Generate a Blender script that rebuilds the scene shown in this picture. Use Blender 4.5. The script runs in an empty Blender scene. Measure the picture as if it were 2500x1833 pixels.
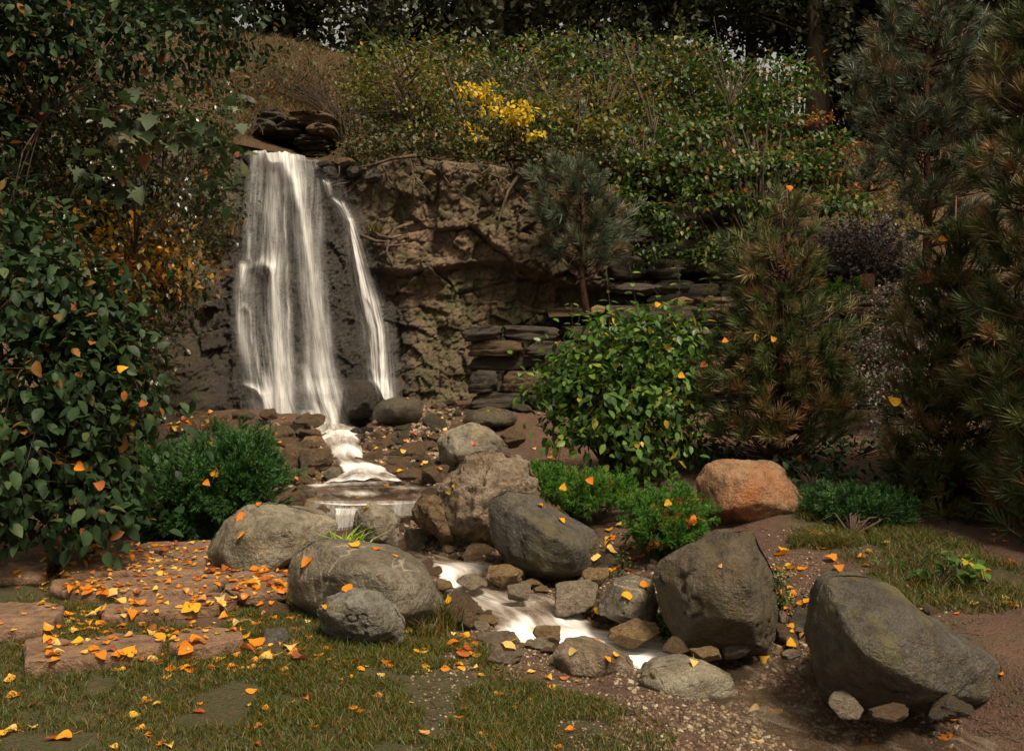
import bpy, bmesh, math, random
import numpy as np
from mathutils import Vector, Matrix
from mathutils.bvhtree import BVHTree

rng = np.random.default_rng(7)
random.seed(7)
scene = bpy.context.scene
col = scene.collection
R = math.radians

# ------------------------------------------------------------------ camera, world, sun, exposure
F, HX, HY, CH = 2555.0, 1250.0, 870.0, 1.6          # focal length and horizon in photo pixels, eye height
cam_d = bpy.data.cameras.new('camera')
cam = bpy.data.objects.new('camera', cam_d); col.objects.link(cam)
cam.location = (0, 0, CH); cam.rotation_euler = (R(90), 0, 0)
cam_d.sensor_width = 36; cam_d.lens = F * 36 / 2500
cam_d.shift_y = -(916.5 - HY) / 2500
cam_d.clip_end = 500; cam_d.clip_start = 0.1
scene.camera = cam

SUN_EL, SUN_AZ = 58, 145                             # degrees; azimuth clockwise from +Y
world = bpy.data.worlds.new('World'); scene.world = world; world.use_nodes = True
wn = world.node_tree; wn.nodes.clear()
wo = wn.nodes.new('ShaderNodeOutputWorld'); bg = wn.nodes.new('ShaderNodeBackground')
sky = wn.nodes.new('ShaderNodeTexSky'); sky.sky_type = 'NISHITA'; sky.sun_disc = False
sky.sun_elevation = R(SUN_EL); sky.sun_rotation = R(SUN_AZ); sky.dust_density = 4; sky.air_density = 1.0
hs = wn.nodes.new('ShaderNodeHueSaturation'); hs.inputs['Saturation'].default_value = 0.18
wm = wn.nodes.new('ShaderNodeMix'); wm.data_type = 'RGBA'; wm.blend_type = 'MULTIPLY'
wm.inputs[0].default_value = 1.0; wm.inputs[7].default_value = (1.0, 0.90, 0.72, 1)
wn.links.new(sky.outputs[0], hs.inputs['Color']); wn.links.new(hs.outputs[0], wm.inputs[6])
wn.links.new(wm.outputs[2], bg.inputs[0]); wn.links.new(bg.outputs[0], wo.inputs[0])
bg.inputs[1].default_value = 0.05
sl = bpy.data.lights.new('sun', 'SUN'); sl.energy = 2.1; sl.angle = R(15); sl.color = (1.0, 0.87, 0.68)
so = bpy.data.objects.new('sun', sl); col.objects.link(so)
az, el = R(SUN_AZ), R(SUN_EL)
sdir = Vector((math.sin(az) * math.cos(el), math.cos(az) * math.cos(el), math.sin(el)))
so.rotation_euler = sdir.to_track_quat('Z', 'Y').to_euler(); so.location = sdir * 30
vs = scene.view_settings
scene.display_settings.display_device = 'sRGB'
vs.view_transform = 'Standard'; vs.look = 'None'; vs.gamma = 1; vs.use_curve_mapping = False
vs.exposure = 1.42
scene.cycles.transparent_max_bounces = 24
scene.cycles.max_bounces = 6

# ------------------------------------------------------------------ basic helpers
def P(px, py, Y):
    """world point seen at photo pixel (px,py) at distance Y"""
    return Vector(((px - HX) * Y / F, Y, CH - (py - HY) * Y / F))
def Yz(py, z): return (CH - z) * F / (py - HY)
def nrm(a): return a / (np.linalg.norm(a, axis=-1, keepdims=True) + 1e-9)

def mesh_np(name, V, T, attr=None, smooth=True, uv=None):
    V = np.asarray(V, np.float32).reshape(-1, 3); T = np.asarray(T, np.int32).reshape(-1, 3)
    me = bpy.data.meshes.new(name)
    me.vertices.add(len(V)); me.vertices.foreach_set('co', V.ravel())
    me.loops.add(T.size); me.loops.foreach_set('vertex_index', T.ravel())
    me.polygons.add(len(T)); me.polygons.foreach_set('loop_start', np.arange(0, T.size, 3, dtype=np.int32))
    me.update(calc_edges=True)
    if smooth: me.polygons.foreach_set('use_smooth', np.ones(len(T), bool))
    if attr:
        for k, a in attr.items():
            at = me.attributes.new(k, 'FLOAT', 'POINT'); at.data.foreach_set('value', np.asarray(a, np.float32))
    if uv is not None:
        ul = me.uv_layers.new(name='UVMap'); ul.data.foreach_set('uv', np.asarray(uv, np.float32)[T.ravel()].ravel())
    return me

def obj(name, me, mat=None, parent=None, loc=None, M=None):
    if mat is not None and not me.materials: me.materials.append(mat)
    o = bpy.data.objects.new(name, me); col.objects.link(o)
    if parent is not None: o.parent = parent
    if M is not None: o.matrix_local = M
    elif loc is not None: o.location = loc
    return o
def tag(o, label=None, cat=None, group=None, kind=None):
    if label: o['label'] = label
    if cat: o['category'] = cat
    if group: o['group'] = group
    if kind: o['kind'] = kind
    return o
def thing(name, label, cat, loc, group=None):
    o = bpy.data.objects.new(name, None); col.objects.link(o); o.location = loc; o.empty_display_size = .1
    return tag(o, label, cat, group)

class MB:
    def __init__(s): s.V = []; s.T = []; s.n = 0; s.A = []
    def add(s, V, T, a=0.0):
        V = np.asarray(V, float).reshape(-1, 3); s.V.append(V); s.T.append(np.asarray(T, int).reshape(-1, 3) + s.n)
        s.A.append(np.full(len(V), a) if np.isscalar(a) else a); s.n += len(V)
    def tube(s, pts, rad, sides=6, a=0.0):
        pts = np.asarray([tuple(p) for p in pts], float); n = len(pts)
        rad = np.linspace(rad[0], rad[-1], n) if len(rad) != n else np.asarray(rad)
        d = nrm(np.gradient(pts, axis=0))
        up = np.array([0, 0, 1.0]) if abs(d[0, 2]) < .9 else np.array([1.0, 0, 0])
        u = nrm(np.cross(d, up)); w = np.cross(d, u)
        th = np.arange(sides) * 2 * np.pi / sides
        V = pts[:, None] + rad[:, None, None] * (np.cos(th)[None, :, None] * u[:, None] + np.sin(th)[None, :, None] * w[:, None])
        i = np.arange(n - 1)[:, None] * sides; j = np.arange(sides)[None]; k = (j + 1) % sides
        T = np.concatenate([np.stack([i + j, i + k, i + sides + k], -1).reshape(-1, 3), np.stack([i + j, i + sides + k, i + sides + j], -1).reshape(-1, 3)])
        V = V.reshape(-1, 3); c0 = len(V)
        V = np.concatenate([V, pts[:1], pts[-1:]])
        jj = np.arange(sides); kk = (jj + 1) % sides
        T = np.concatenate([T, np.stack([np.full(sides, c0), kk, jj], -1), np.stack([np.full(sides, c0 + 1), (n - 1) * sides + jj, (n - 1) * sides + kk], -1)])
        s.add(V, T, a)
    def build(s, name, mat, parent=None, smooth=True, loc=None):
        V = np.concatenate(s.V)
        if loc is not None: V = V - np.asarray(tuple(loc))
        me = mesh_np(name, V, np.concatenate(s.T), {'rnd': np.concatenate(s.A)}, smooth)
        return obj(name, me, mat, parent, None if parent is not None else loc)

def gridT(nr, nc):
    i = np.arange(nr - 1)[:, None] * nc; j = np.arange(nc - 1)[None]
    a = i + j
    return np.concatenate([np.stack([a, a + 1, a + nc + 1], -1).reshape(-1, 3), np.stack([a, a + nc + 1, a + nc], -1).reshape(-1, 3)])

# ------------------------------------------------------------------ numpy noise
def _h(ix, iy, iz, seed):
    h = (ix.astype(np.uint32) * np.uint32(374761393) + iy.astype(np.uint32) * np.uint32(668265263) + iz.astype(np.uint32) * np.uint32(2147483647 - 1013) + np.uint32(seed * 974711 + 17))
    h = (h ^ (h >> np.uint32(13))) * np.uint32(1274126177); h = (h ^ (h >> np.uint32(16))) * np.uint32(2246822519)
    return ((h ^ (h >> np.uint32(15))) & np.uint32(0xFFFFFF)).astype(float) / 0xFFFFFF
def vnoise(p, seed=0):
    p = np.asarray(p, float); f = np.floor(p); q = p - f; i = f.astype(np.int64) + 100000
    u = q * q * q * (q * (q * 6 - 15) + 10); r = 0
    for dx in (0, 1):
        for dy in (0, 1):
            for dz in (0, 1):
                w = (u[..., 0] if dx else 1 - u[..., 0]) * (u[..., 1] if dy else 1 - u[..., 1]) * (u[..., 2] if dz else 1 - u[..., 2])
                r = r + w * _h(i[..., 0] + dx, i[..., 1] + dy, i[..., 2] + dz, seed)
    return r * 2 - 1
def fbm(p, o=4, seed=0, g=.5):
    a, s, r = 1.0, 0, 0; p = np.asarray(p, float)
    for k in range(o):
        r = r + a * vnoise(p, seed + k); s += a; a *= g; p = p * 2.03 + 3.1
    return r / s
def ridged(p, o=4, seed=0):
    a, s, r = 1.0, 0, 0; p = np.asarray(p, float)
    for k in range(o):
        r = r + a * (1 - 2 * np.abs(vnoise(p, seed + k))); s += a; a *= .5; p = p * 2.03 + 1.7
    return r / s
def voro2(x, y, seed=0, jit=.9):
    fx, fy = np.floor(x), np.floor(y); F1 = np.full(x.shape, 9.0); F2 = np.full(x.shape, 9.0)
    cid = np.zeros(x.shape); cx = np.zeros(x.shape); cy = np.zeros(x.shape)
    z = np.zeros(x.shape, np.int64)
    for dx in (-1, 0, 1):
        for dy in (-1, 0, 1):
            ix = (fx + dx).astype(np.int64) + 100000; iy = (fy + dy).astype(np.int64) + 100000
            px = fx + dx + .5 + (_h(ix, iy, z, seed) - .5) * jit; py = fy + dy + .5 + (_h(ix, iy, z + 1, seed) - .5) * jit
            d = np.hypot(x - px, y - py); m = d < F1
            F2 = np.where(m, F1, np.minimum(F2, d)); cid = np.where(m, _h(ix, iy, z + 2, seed), cid)
            cx = np.where(m, x - px, cx); cy = np.where(m, y - py, cy); F1 = np.where(m, d, F1)
    return F1, F2, cid, cx, cy
def sstep(a, b, x):
    t = np.clip((x - a) / (b - a), 0, 1); return t * t * (3 - 2 * t)

# ------------------------------------------------------------------ node material helpers
class NM:
    def __init__(s, name):
        s.m = bpy.data.materials.new(name); s.m.use_nodes = True; s.t = s.m.node_tree; s.t.nodes.clear()
        s.out = s.n('ShaderNodeOutputMaterial')
    def n(s, t, **k):
        nd = s.t.nodes.new(t)
        for a, b in k.items():
            if a.startswith('i_'): nd.inputs[a[2:].replace('_', ' ')].default_value = b
            else: setattr(nd, a, b)
        return nd
    def l(s, a, b): s.t.links.new(a, b)
    def val(s, sock, v):
        if isinstance(v, (int, float)): sock.default_value = v
        elif isinstance(v, tuple): sock.default_value = v + (1,) if len(v) == 3 else v
        else: s.l(v, sock)
    def coord(s, kind='Object', scale=(1, 1, 1), warp=0):
        tc = s.n('ShaderNodeTexCoord'); mp = s.n('ShaderNodeMapping'); mp.inputs['Scale'].default_value = scale
        oi = s.n('ShaderNodeObjectInfo'); v = s.n('ShaderNodeVectorMath', operation='MULTIPLY_ADD')
        if kind == 'Object':
            s.l(oi.outputs['Random'], v.inputs[0]); v.inputs[1].default_value = (37, 53, 71); s.l(tc.outputs[kind], v.inputs[2]); s.l(v.outputs[0], mp.inputs[0])
        else: s.l(tc.outputs[kind], mp.inputs[0])
        return mp.outputs[0]
    def noise(s, vec, sc, det=4, rough=.55, dist=0):
        nd = s.n('ShaderNodeTexNoise'); s.l(vec, nd.inputs['Vector']); nd.inputs['Scale'].default_value = sc
        nd.inputs['Detail'].default_value = det; nd.inputs['Roughness'].default_value = rough; nd.inputs['Distortion'].default_value = dist
        return nd.outputs[0]
    def rng(s, v, a, b, c=0.0, d=1.0):
        nd = s.n('ShaderNodeMapRange'); s.l(v, nd.inputs[0])
        for i, x in zip((1, 2, 3, 4), (a, b, c, d)): nd.inputs[i].default_value = x
        return nd.outputs[0]
    def math(s, op, a, b=0.0):
        nd = s.n('ShaderNodeMath', operation=op); s.val(nd.inputs[0], a); s.val(nd.inputs[1], b); return nd.outputs[0]
    def mix(s, f, a, b, bt='MIX'):
        nd = s.n('ShaderNodeMix', data_type='RGBA', blend_type=bt); s.val(nd.inputs[0], f); s.val(nd.inputs[6], a); s.val(nd.inputs[7], b); return nd.outputs[2]
    def ramp(s, f, stops, interp='LINEAR'):
        nd = s.n('ShaderNodeValToRGB'); s.l(f, nd.inputs[0]); e = nd.color_ramp; e.interpolation = interp
        while len(e.elements) < len(stops): e.elements.new(.5)
        for el_, (p, c) in zip(e.elements, stops): el_.position = p; el_.color = (*c, 1)
        return nd.outputs[0]
    def bump(s, h, dist, strength=1.0, nrm_=None):
        nd = s.n('ShaderNodeBump'); s.l(h, nd.inputs['Height']); nd.inputs['Distance'].default_value = dist; nd.inputs['Strength'].default_value = strength
        if nrm_ is not None: s.l(nrm_, nd.inputs['Normal'])
        return nd.outputs[0]
    def attr(s, name):
        nd = s.n('ShaderNodeAttribute'); nd.attribute_name = name; return nd.outputs['Fac']
    def pbsdf(s, colr, rough=.8, normal=None, spec=.4, alpha=None, **k):
        nd = s.n('ShaderNodeBsdfPrincipled'); s.val(nd.inputs['Base Color'], colr); s.val(nd.inputs['Roughness'], rough)
        nd.inputs['Specular IOR Level'].default_value = spec
        if normal is not None: s.l(normal, nd.inputs['Normal'])
        if alpha is not None: s.val(nd.inputs['Alpha'], alpha)
        return nd.outputs[0]
    def done(s, sh): s.l(sh, s.out.inputs[0]); return s.m

def rock_mat(name, c1, c2, dark, scale=1.0, rough=.8, bump=1.0, bands=0.0, orange=None, speck=.5, wet=None, moss=None, vein=None):
    m = NM(name); v = m.coord('Object')
    n1 = m.noise(v, 2.2 * scale, 6, .68, .5); n2 = m.noise(v, 9 * scale, 6, .65); n3 = m.noise(v, 90 * scale, 3, .6)
    c = m.mix(m.rng(n1, .38, .62), c1, c2)
    c = m.mix(m.rng(m.noise(v, 5 * scale, 5, .7, .6), .48, .60, 0, .65), c, m.mix(1, c, (.42, .33, .22), 'MULTIPLY'))
    c = m.mix(m.rng(m.noise(v, 3.3 * scale, 4, .6), .56, .66, 0, .45), c, m.mix(1, c, (1.35, 1.05, .62), 'MULTIPLY'))
    c = m.mix(m.rng(n2, .50, .78), c, dark)
    if orange is not None: c = m.mix(m.rng(m.noise(v, 1.3 * scale, 4, .6), .48, .62), c, orange)
    if bands:
        vb = m.coord('Object', (1.5, 1.5, 14)); nb = m.noise(vb, 1.5 * scale, 5, .6, .4)
        c = m.mix(m.rng(nb, .4, .7, 0, bands), c, dark)
    if vein is not None:
        vv = m.noise(m.coord('Object', (1, 1, .25)), 2.4, 3, .5, .5)
        c = m.mix(m.rng(m.math('ABSOLUTE', m.math('SUBTRACT', vv, .5)), 0, .010, .75, 0), c, vein)
    c = m.mix(m.rng(n3, .42, .60, 0, speck), c, m.mix(1, c, (.42, .40, .36), 'MULTIPLY'))
    c = m.mix(m.rng(m.noise(v, 160 * scale, 2), .62, .68, 0, speck * .6), c, (.62, .56, .46))
    if moss is not None:
        c = m.mix(m.rng(m.noise(v, 4.5, 5, .6), .50, .64, 0, .8), c, moss)
    h = m.math('ADD', m.math('MULTIPLY', n2, .6), m.math('ADD', m.math('MULTIPLY', m.noise(v, 30 * scale, 5, .65), .4), m.math('MULTIPLY', n3, .12)))
    b = m.bump(h, .075 * bump, 1.0)
    r = m.rng(n2, .3, .7, rough - .12, rough + .12)
    return m.done(m.pbsdf(c, r, b, .5))

def leaf_mat(name, stops, rough=.45, trans=.3, spec=.45, vein=True):
    m = NM(name); oi = m.n('ShaderNodeObjectInfo'); a = m.attr('rnd')
    f = m.math('FRACT', m.math('ADD', a, oi.outputs['Random']))
    c = m.ramp(f, stops, 'LINEAR')
    v = m.coord('Object'); nz = m.noise(v, 25, 3)
    c = m.mix(m.rng(nz, .35, .7, 0, .35), c, m.mix(1, c, (.55, .5, .45), 'MULTIPLY'))
    pb = m.pbsdf(c, rough, m.bump(nz, .006), spec)
    tr = m.n('ShaderNodeBsdfTranslucent'); m.l(c, tr.inputs[0])
    mx = m.n('ShaderNodeMixShader'); mx.inputs[0].default_value = trans; m.l(pb, mx.inputs[1]); m.l(tr.outputs[0], mx.inputs[2])
    return m.done(mx.outputs[0])

def plain_mat(name, c1, c2, rough=.8, sc=20, bump=.01, stretch=(1, 1, 1)):
    m = NM(name); v = m.coord('Object', stretch); n = m.noise(v, sc, 5)
    return m.done(m.pbsdf(m.mix(m.rng(n, .3, .7), c1, c2), rough, m.bump(n, bump), .3))

M = {}
M['granite'] = rock_mat('granite', (.30, .26, .19), (.155, .13, .088), (.048, .037, .023), 1.3, .55, .9)
M['granite_vein'] = rock_mat('granite_vein', (.215, .185, .135), (.12, .10, .068), (.042, .034, .022), 1.3, .52, .9, vein=(.42, .34, .25))
M['grey_gneiss'] = rock_mat('grey_gneiss', (.25, .235, .20), (.145, .135, .108), (.055, .048, .038), 1.6, .65, .8, bands=.5)
M['rough'] = rock_mat('rough_rock', (.42, .33, .24), (.24, .165, .10), (.045, .03, .018), 1.8, .8, 1.6, speck=.6)
M['orange'] = rock_mat('orange_granite', (.27, .135, .055), (.32, .19, .10), (.11, .045, .015), 1.2, .6, 1.0, orange=(.34, .105, .02))
M['dark'] = rock_mat('dark_granite', (.125, .095, .058), (.07, .052, .03), (.022, .016, .010), 1.6, .6, 1.0, moss=(.085, .062, .018))
M['bluish'] = rock_mat('dark_lichen_granite', (.115, .10, .078), (.06, .050, .036), (.02, .015, .010), 1.6, .58, 1.0, moss=(.12, .10, .035))
M['tan'] = rock_mat('tan_limestone', (.50, .34, .15), (.32, .20, .08), (.12, .075, .035), 2.2, .75, 1.3, speck=.4)
M['pale'] = rock_mat('pale_limestone', (.50, .42, .31), (.30, .23, .15), (.13, .095, .06), 2.2, .7, 1.3, speck=.35)
M['brown'] = rock_mat('brown_rubble', (.28, .175, .085), (.16, .095, .045), (.045, .028, .014), 2.2, .6, 1.5)
M['wetblack'] = rock_mat('wet_black_rock', (.065, .053, .042), (.04, .032, .025), (.018, .014, .011), 2, .32, 1.5, speck=.2)
M['wetolive'] = rock_mat('wet_olive_rock', (.10, .082, .045), (.06, .048, .027), (.022, .017, .01), 1.5, .3, .8, speck=.3)
M['layer'] = rock_mat('layered_rock', (.13, .10, .065), (.08, .06, .038), (.025, .018, .011), 1.4, .75, 1.5, bands=.7)
M['layer_red'] = rock_mat('layered_rust_rock', (.34, .28, .21), (.25, .14, .07), (.09, .05, .028), 1.4, .75, 1.5, bands=.7, orange=(.28, .12, .045))
M['flag'] = rock_mat('flagstone', (.33, .195, .115), (.22, .125, .07), (.09, .048, .025), 2.0, .8, .9, speck=.4)
M['bark'] = plain_mat('bark', (.055, .038, .026), (.13, .09, .06), .9, 14, .05, (1, 1, .25))
M['bark_red'] = plain_mat('pine_bark', (.11, .05, .028), (.05, .03, .02), .9, 25, .04, (1, 1, .4))
M['twig'] = plain_mat('twig_bark', (.075, .045, .03), (.035, .022, .015), .85, 30, .01)
M['picket'] = plain_mat('grey_fence_wood', (.10, .08, .065), (.05, .04, .03), .85, 18, .01, (1, 1, .1))
M['stalk'] = plain_mat('leaf_stalk', (.55, .30, .05), (.40, .16, .03), .6, 30, .004)
# leaves
G1, G2, G3 = (.030, .062, .014), (.055, .105, .02), (.018, .04, .011)
M['l_dog'] = leaf_mat('dogwood_leaf', [(0, (.03, .075, .012)), (.4, (.055, .125, .018)), (.75, (.09, .19, .025)), (.93, (.17, .27, .035)), (1, (.50, .30, .03))], .42, .35)
M['l_big'] = leaf_mat('dark_broad_leaf', [(0, (.010, .026, .008)), (.5, (.018, .042, .012)), (.85, (.032, .065, .018)), (.95, (.06, .085, .025)), (1, (.3, .09, .02))], .55, .2, .25)
M['l_gloss'] = leaf_mat('glossy_small_leaf', [(0, (.020, .030, .007)), (.45, (.038, .055, .010)), (.78, (.065, .085, .016)), (.92, (.16, .11, .02)), (1, (.30, .09, .012))], .24, .25, .9)
M['l_yel'] = leaf_mat('yellowing_small_leaf', [(0, (.07, .08, .012)), (.35, (.13, .09, .012)), (.65, (.38, .15, .015)), (.85, (.50, .26, .02)), (1, (.32, .06, .012))], .4, .35)
M['l_maple'] = leaf_mat('maple_leaf', [(0, (.022, .048, .012)), (.5, (.038, .07, .02)), (.85, (.07, .10, .035)), (1, (.16, .055, .02))], .45, .3, .6)
M['l_shrub'] = leaf_mat('hillside_shrub_leaf', [(0, (.018, .045, .007)), (.4, (.035, .08, .010)), (.78, (.075, .135, .022)), (.93, (.17, .16, .025)), (1, (.38, .11, .02))], .45, .35)
M['l_lime'] = leaf_mat('yellow_green_leaf', [(0, (.05, .06, .010)), (.5, (.095, .105, .012)), (.85, (.19, .17, .016)), (1, (.32, .15, .02))], .5, .4)
M['l_under'] = leaf_mat('undergrowth_leaf', [(0, (.018, .035, .008)), (.4, (.035, .055, .010)), (.7, (.06, .05, .014)), (.9, (.10, .06, .02)), (1, (.22, .09, .02))], .55, .25)
M['l_gold'] = leaf_mat('golden_leaf', [(0, (.60, .42, .02)), (.6, (.80, .52, .03)), (1, (.40, .42, .03))], .5, .45)
M['l_purple'] = leaf_mat('purple_grey_leaf', [(0, (.04, .03, .032)), (.5, (.075, .058, .06)), (1, (.14, .11, .11))], .5, .2)
M['l_heath'] = leaf_mat('heath_leaf', [(0, (.025, .045, .018)), (.6, (.05, .065, .03)), (.85, (.14, .09, .08)), (1, (.3, .17, .16))], .5, .2)
M['l_red'] = leaf_mat('russet_leaf', [(0, (.15, .045, .012)), (.5, (.28, .08, .015)), (1, (.5, .2, .03))], .5, .35)
M['needle'] = leaf_mat('pine_needle', [(0, (.035, .052, .014)), (.4, (.065, .09, .022)), (.72, (.12, .12, .038)), (.86, (.20, .14, .06)), (1, (.26, .12, .04))], .5, .15)
M['needle_blue'] = leaf_mat('blue_pine_needle', [(0, (.055, .08, .045)), (.5, (.09, .12, .07)), (.85, (.14, .15, .09)), (1, (.24, .12, .05))], .5, .15)
M['yew'] = leaf_mat('juniper_dark', [(0, (.012, .045, .010)), (.5, (.025, .085, .014)), (1, (.045, .12, .018))], .55, .15)
M['juniper'] = leaf_mat('juniper_bright', [(0, (.04, .12, .012)), (.5, (.075, .20, .018)), (.93, (.15, .28, .03)), (1, (.38, .09, .02))], .55, .25)
M['conifer'] = leaf_mat('far_conifer', [(0, (.015, .022, .007)), (.6, (.028, .036, .010)), (1, (.05, .05, .014))], .6, .1)
M['grass'] = leaf_mat('grass_blade', [(0, (.03, .055, .006)), (.4, (.06, .10, .008)), (.65, (.12, .105, .013)), (1, (.19, .085, .02))], .5, .35)
M['drygrass'] = leaf_mat('dry_grass_blade', [(0, (.07, .055, .02)), (.5, (.12, .08, .03)), (1, (.2, .12, .05))], .6, .3)
M['lily'] = leaf_mat('bright_grass_blade', [(0, (.22, .42, .02)), (1, (.42, .60, .04))], .45, .4)
for k_, st_ in (('yellow', [(0, (.85, .48, .02)), (1, (.85, .36, .012))]), ('orange', [(0, (.72, .20, .006)), (1, (.80, .28, .008))]), ('pale', [(0, (.82, .62, .22)), (1, (.85, .55, .14))]), ('rust', [(0, (.42, .09, .02)), (.6, (.5, .14, .02)), (1, (.25, .08, .04))])): M['f_' + k_] = leaf_mat('fallen_leaf_' + k_, st_, .45, .3)
M['fallen'] = leaf_mat('fallen_leaf', [(0, (.78, .48, .06)), (.22, (.72, .27, .015)), (.45, (.66, .18, .01)), (.62, (.80, .36, .03)), (.78, (.82, .60, .18)), (.9, (.42, .09, .02)), (1, (.25, .08, .04))], .45, .3)
# ------------------------------------------------------------------ ground height
GP = [(1250,1833,4.3),(300,1833,4.3),(2200,1833,4.3),(-200,1833,4.3),(2700,1833,4.3),(300,1600,5.5),(700,1600,5.6),(1100,1600,5.8),(1500,1640,5.6),
 (300,1400,7.4),(500,1330,8.5),(250,1310,8.8),(0,1310,8.6),(600,1200,11),(450,1060,13.2),(150,1060,13),(1250,1500,6.7),(1400,1400,7.8),(1500,1300,8.4),
 (1650,1400,7.1),(1900,1350,7.1),(1900,1560,5.7),(2250,1450,6.1),(2400,1500,5.7),(2200,1250,8),(2500,1300,7.6),(1800,1120,10),(2300,1120,9.5),(1400,1180,10),(1250,1100,12),
 (1280,1000,13.6),(1100,1000,14),(950,1020,14),(850,1110,12.2),(700,1080,12.8),(800,1032,14.4),(650,1040,14.2),(1000,1180,10.3),(1100,1250,9.1),(1150,1350,8.1),(1600,1060,12),(2200,1040,11.5),
 (1700,1500,6.4),(870,1330,8.3),(1000,1360,7.9)]
gp = np.array([tuple(P(*g)) for g in GP])
gp = np.concatenate([gp, [[-14, 3, 0], [14, 3, 0.1], [-16, 12, .5], [16, 12, .8], [0, 0, -.05], [-8, -6, 0], [8, -6, 0], [0, 20, 1.2], [-14, 20, 1.2], [14, 20, 1.2]]])
def _tps():
    X = gp[:, :2]; n = len(X); d = np.hypot(*(X[:, None] - X[None]).transpose(2, 0, 1)); K = d * d * np.log(d + 1e-9) + np.eye(n) * .12
    Pm = np.c_[np.ones(n), X]; A = np.block([[K, Pm], [Pm.T, np.zeros((3, 3))]]); return np.linalg.solve(A, np.r_[gp[:, 2], 0, 0, 0])
TW = _tps()
def g_smooth(x, y):
    x = np.asarray(x, float); y = np.asarray(y, float); sh = x.shape; q = np.stack([x.ravel(), y.ravel()], -1)
    out = np.zeros(len(q))
    for a in range(0, len(q), 60000):
        c = q[a:a + 60000]; d = np.hypot(c[:, None, 0] - gp[None, :, 0], c[:, None, 1] - gp[None, :, 1])
        out[a:a + 60000] = (d * d * np.log(d + 1e-9)) @ TW[:-3] + TW[-3] + c @ TW[-2:]
    return out.reshape(sh)

# water rows: (xl,yl,xr,yr,z) in photo pixels with the water level
STREAM = [(955,1350,1045,1346,.065),(980,1366,1085,1356,.06),(1030,1388,1235,1372,.05),(1080,1424,1240,1404,.03),(1095,1446,1280,1436,-.005),(1130,1484,1390,1460,-.025),
 (1180,1520,1440,1492,-.055),(1215,1552,1470,1518,-.085),(1300,1578,1600,1545,-.105),(1440,1605,1760,1565,-.115),(1560,1635,1900,1590,-.125),(1680,1690,2000,1625,-.13),(1850,1790,2200,1700,-.14),(2100,1950,2500,1830,-.15)]
POOL = [(735,1182,985,1172,.36),(720,1190,1020,1185,.355),(735,1203,1060,1200,.35),(760,1224,1062,1222,.345)]
CHUTE = [(745,1032,852,1018,.70),(765,1062,880,1056,.62),(795,1092,885,1090,.55),(815,1122,895,1120,.47),(835,1146,935,1140,.41),(810,1168,975,1164,.372),(780,1190,1000,1184,.362)]
def rows3(rows):
    A, B = [], []
    for xl, yl, xr, yr, z in rows: A.append(tuple(P(xl, yl, Yz(yl, z)))); B.append(tuple(P(xr, yr, Yz(yr, z))))
    return np.array(A), np.array(B)
def dens(A, n):
    t = np.linspace(0, len(A) - 1, n); i = np.minimum(t.astype(int), len(A) - 2); f = (t - i)[:, None]; f2 = f
    p0 = A[np.maximum(i - 1, 0)]; p1 = A[i]; p2 = A[i + 1]; p3 = A[np.minimum(i + 2, len(A) - 1)]
    return .5 * ((2 * p1) + (-p0 + p2) * f2 + (2 * p0 - 5 * p1 + 4 * p2 - p3) * f2 ** 2 + (-p0 + 3 * p1 - 3 * p2 + p3) * f2 ** 3)
CARVE = []
for rows, dep, n in ((STREAM, .13, 90), (POOL, .12, 16), (CHUTE, .05, 30)):
    A, B = rows3(rows); A = dens(A, n); B = dens(B, n)
    CARVE.append((np.c_[(A + B) / 2, np.hypot(*(A - B)[:, :2].T) / 2], dep))
def g_ground(x, y, fine=True):
    x = np.asarray(x, float); y = np.asarray(y, float); z = g_smooth(x, y)
    p = np.stack([x, y, np.zeros_like(x)], -1)
    if fine: z = z + .035 * fbm(p * 1.5, 3, 11) + .014 * fbm(p * 7, 4, 12)
    for mx_, my_, mr_, mh_ in ((-2.62, 12.6, .75, .30), (-2.3, 11.9, .45, .14), (-1.35, 12.5, .8, .12), (-3.6, 13.6, 1.0, .25)): z = z + mh_ * np.exp(-((x - mx_) ** 2 + (y - my_) ** 2) / mr_ ** 2)
    for c, dep in CARVE:
        D = np.full(x.shape, 99.0); CZ = np.zeros(x.shape)
        for k in range(0, len(c)):
            cx, cy, cz, w = c[k]
            m = (np.abs(x - cx) < w * 1.9 + .3) & (np.abs(y - cy) < w * 1.9 + .3)
            if not m.any(): continue
            d = np.hypot(x[m] - cx, y[m] - cy) / w; b = d < D[m]
            D[m] = np.where(b, d, D[m]); CZ[m] = np.where(b, cz, CZ[m])
        if dep < .125:
            z = np.where(D < 1.9, np.minimum(z, CZ - dep + .5 * sstep(.8, 1.9, D)), z); continue
        inn = D < 1; z = np.where(inn, CZ + .015 - (dep + .015) * (1 - sstep(.55, 1.0, D)), z)
        out = (D >= 1) & (D < 1.7); k = sstep(1.0, 1.7, D); z = np.where(out, (CZ + .015) * (1 - k) + z * k, z)
    return z
gx = np.concatenate([np.linspace(-30, -9, 22)[:-1], np.linspace(-9, -6, 60)[:-1], np.linspace(-6, 6, 420)[:-1], np.linspace(6, 9, 60)[:-1], np.linspace(9, 30, 22)])
gy = np.concatenate([np.linspace(-12, 3.2, 20)[:-1], np.linspace(3.2, 9, 260)[:-1], np.linspace(9, 17, 230)[:-1], np.linspace(17, 22, 10)])
XX, YY = np.meshgrid(gx, gy)
ZZ = g_ground(XX, YY)
ZZ = np.where(YY > 15, ZZ - (YY - 15) * .5, ZZ)
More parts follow.
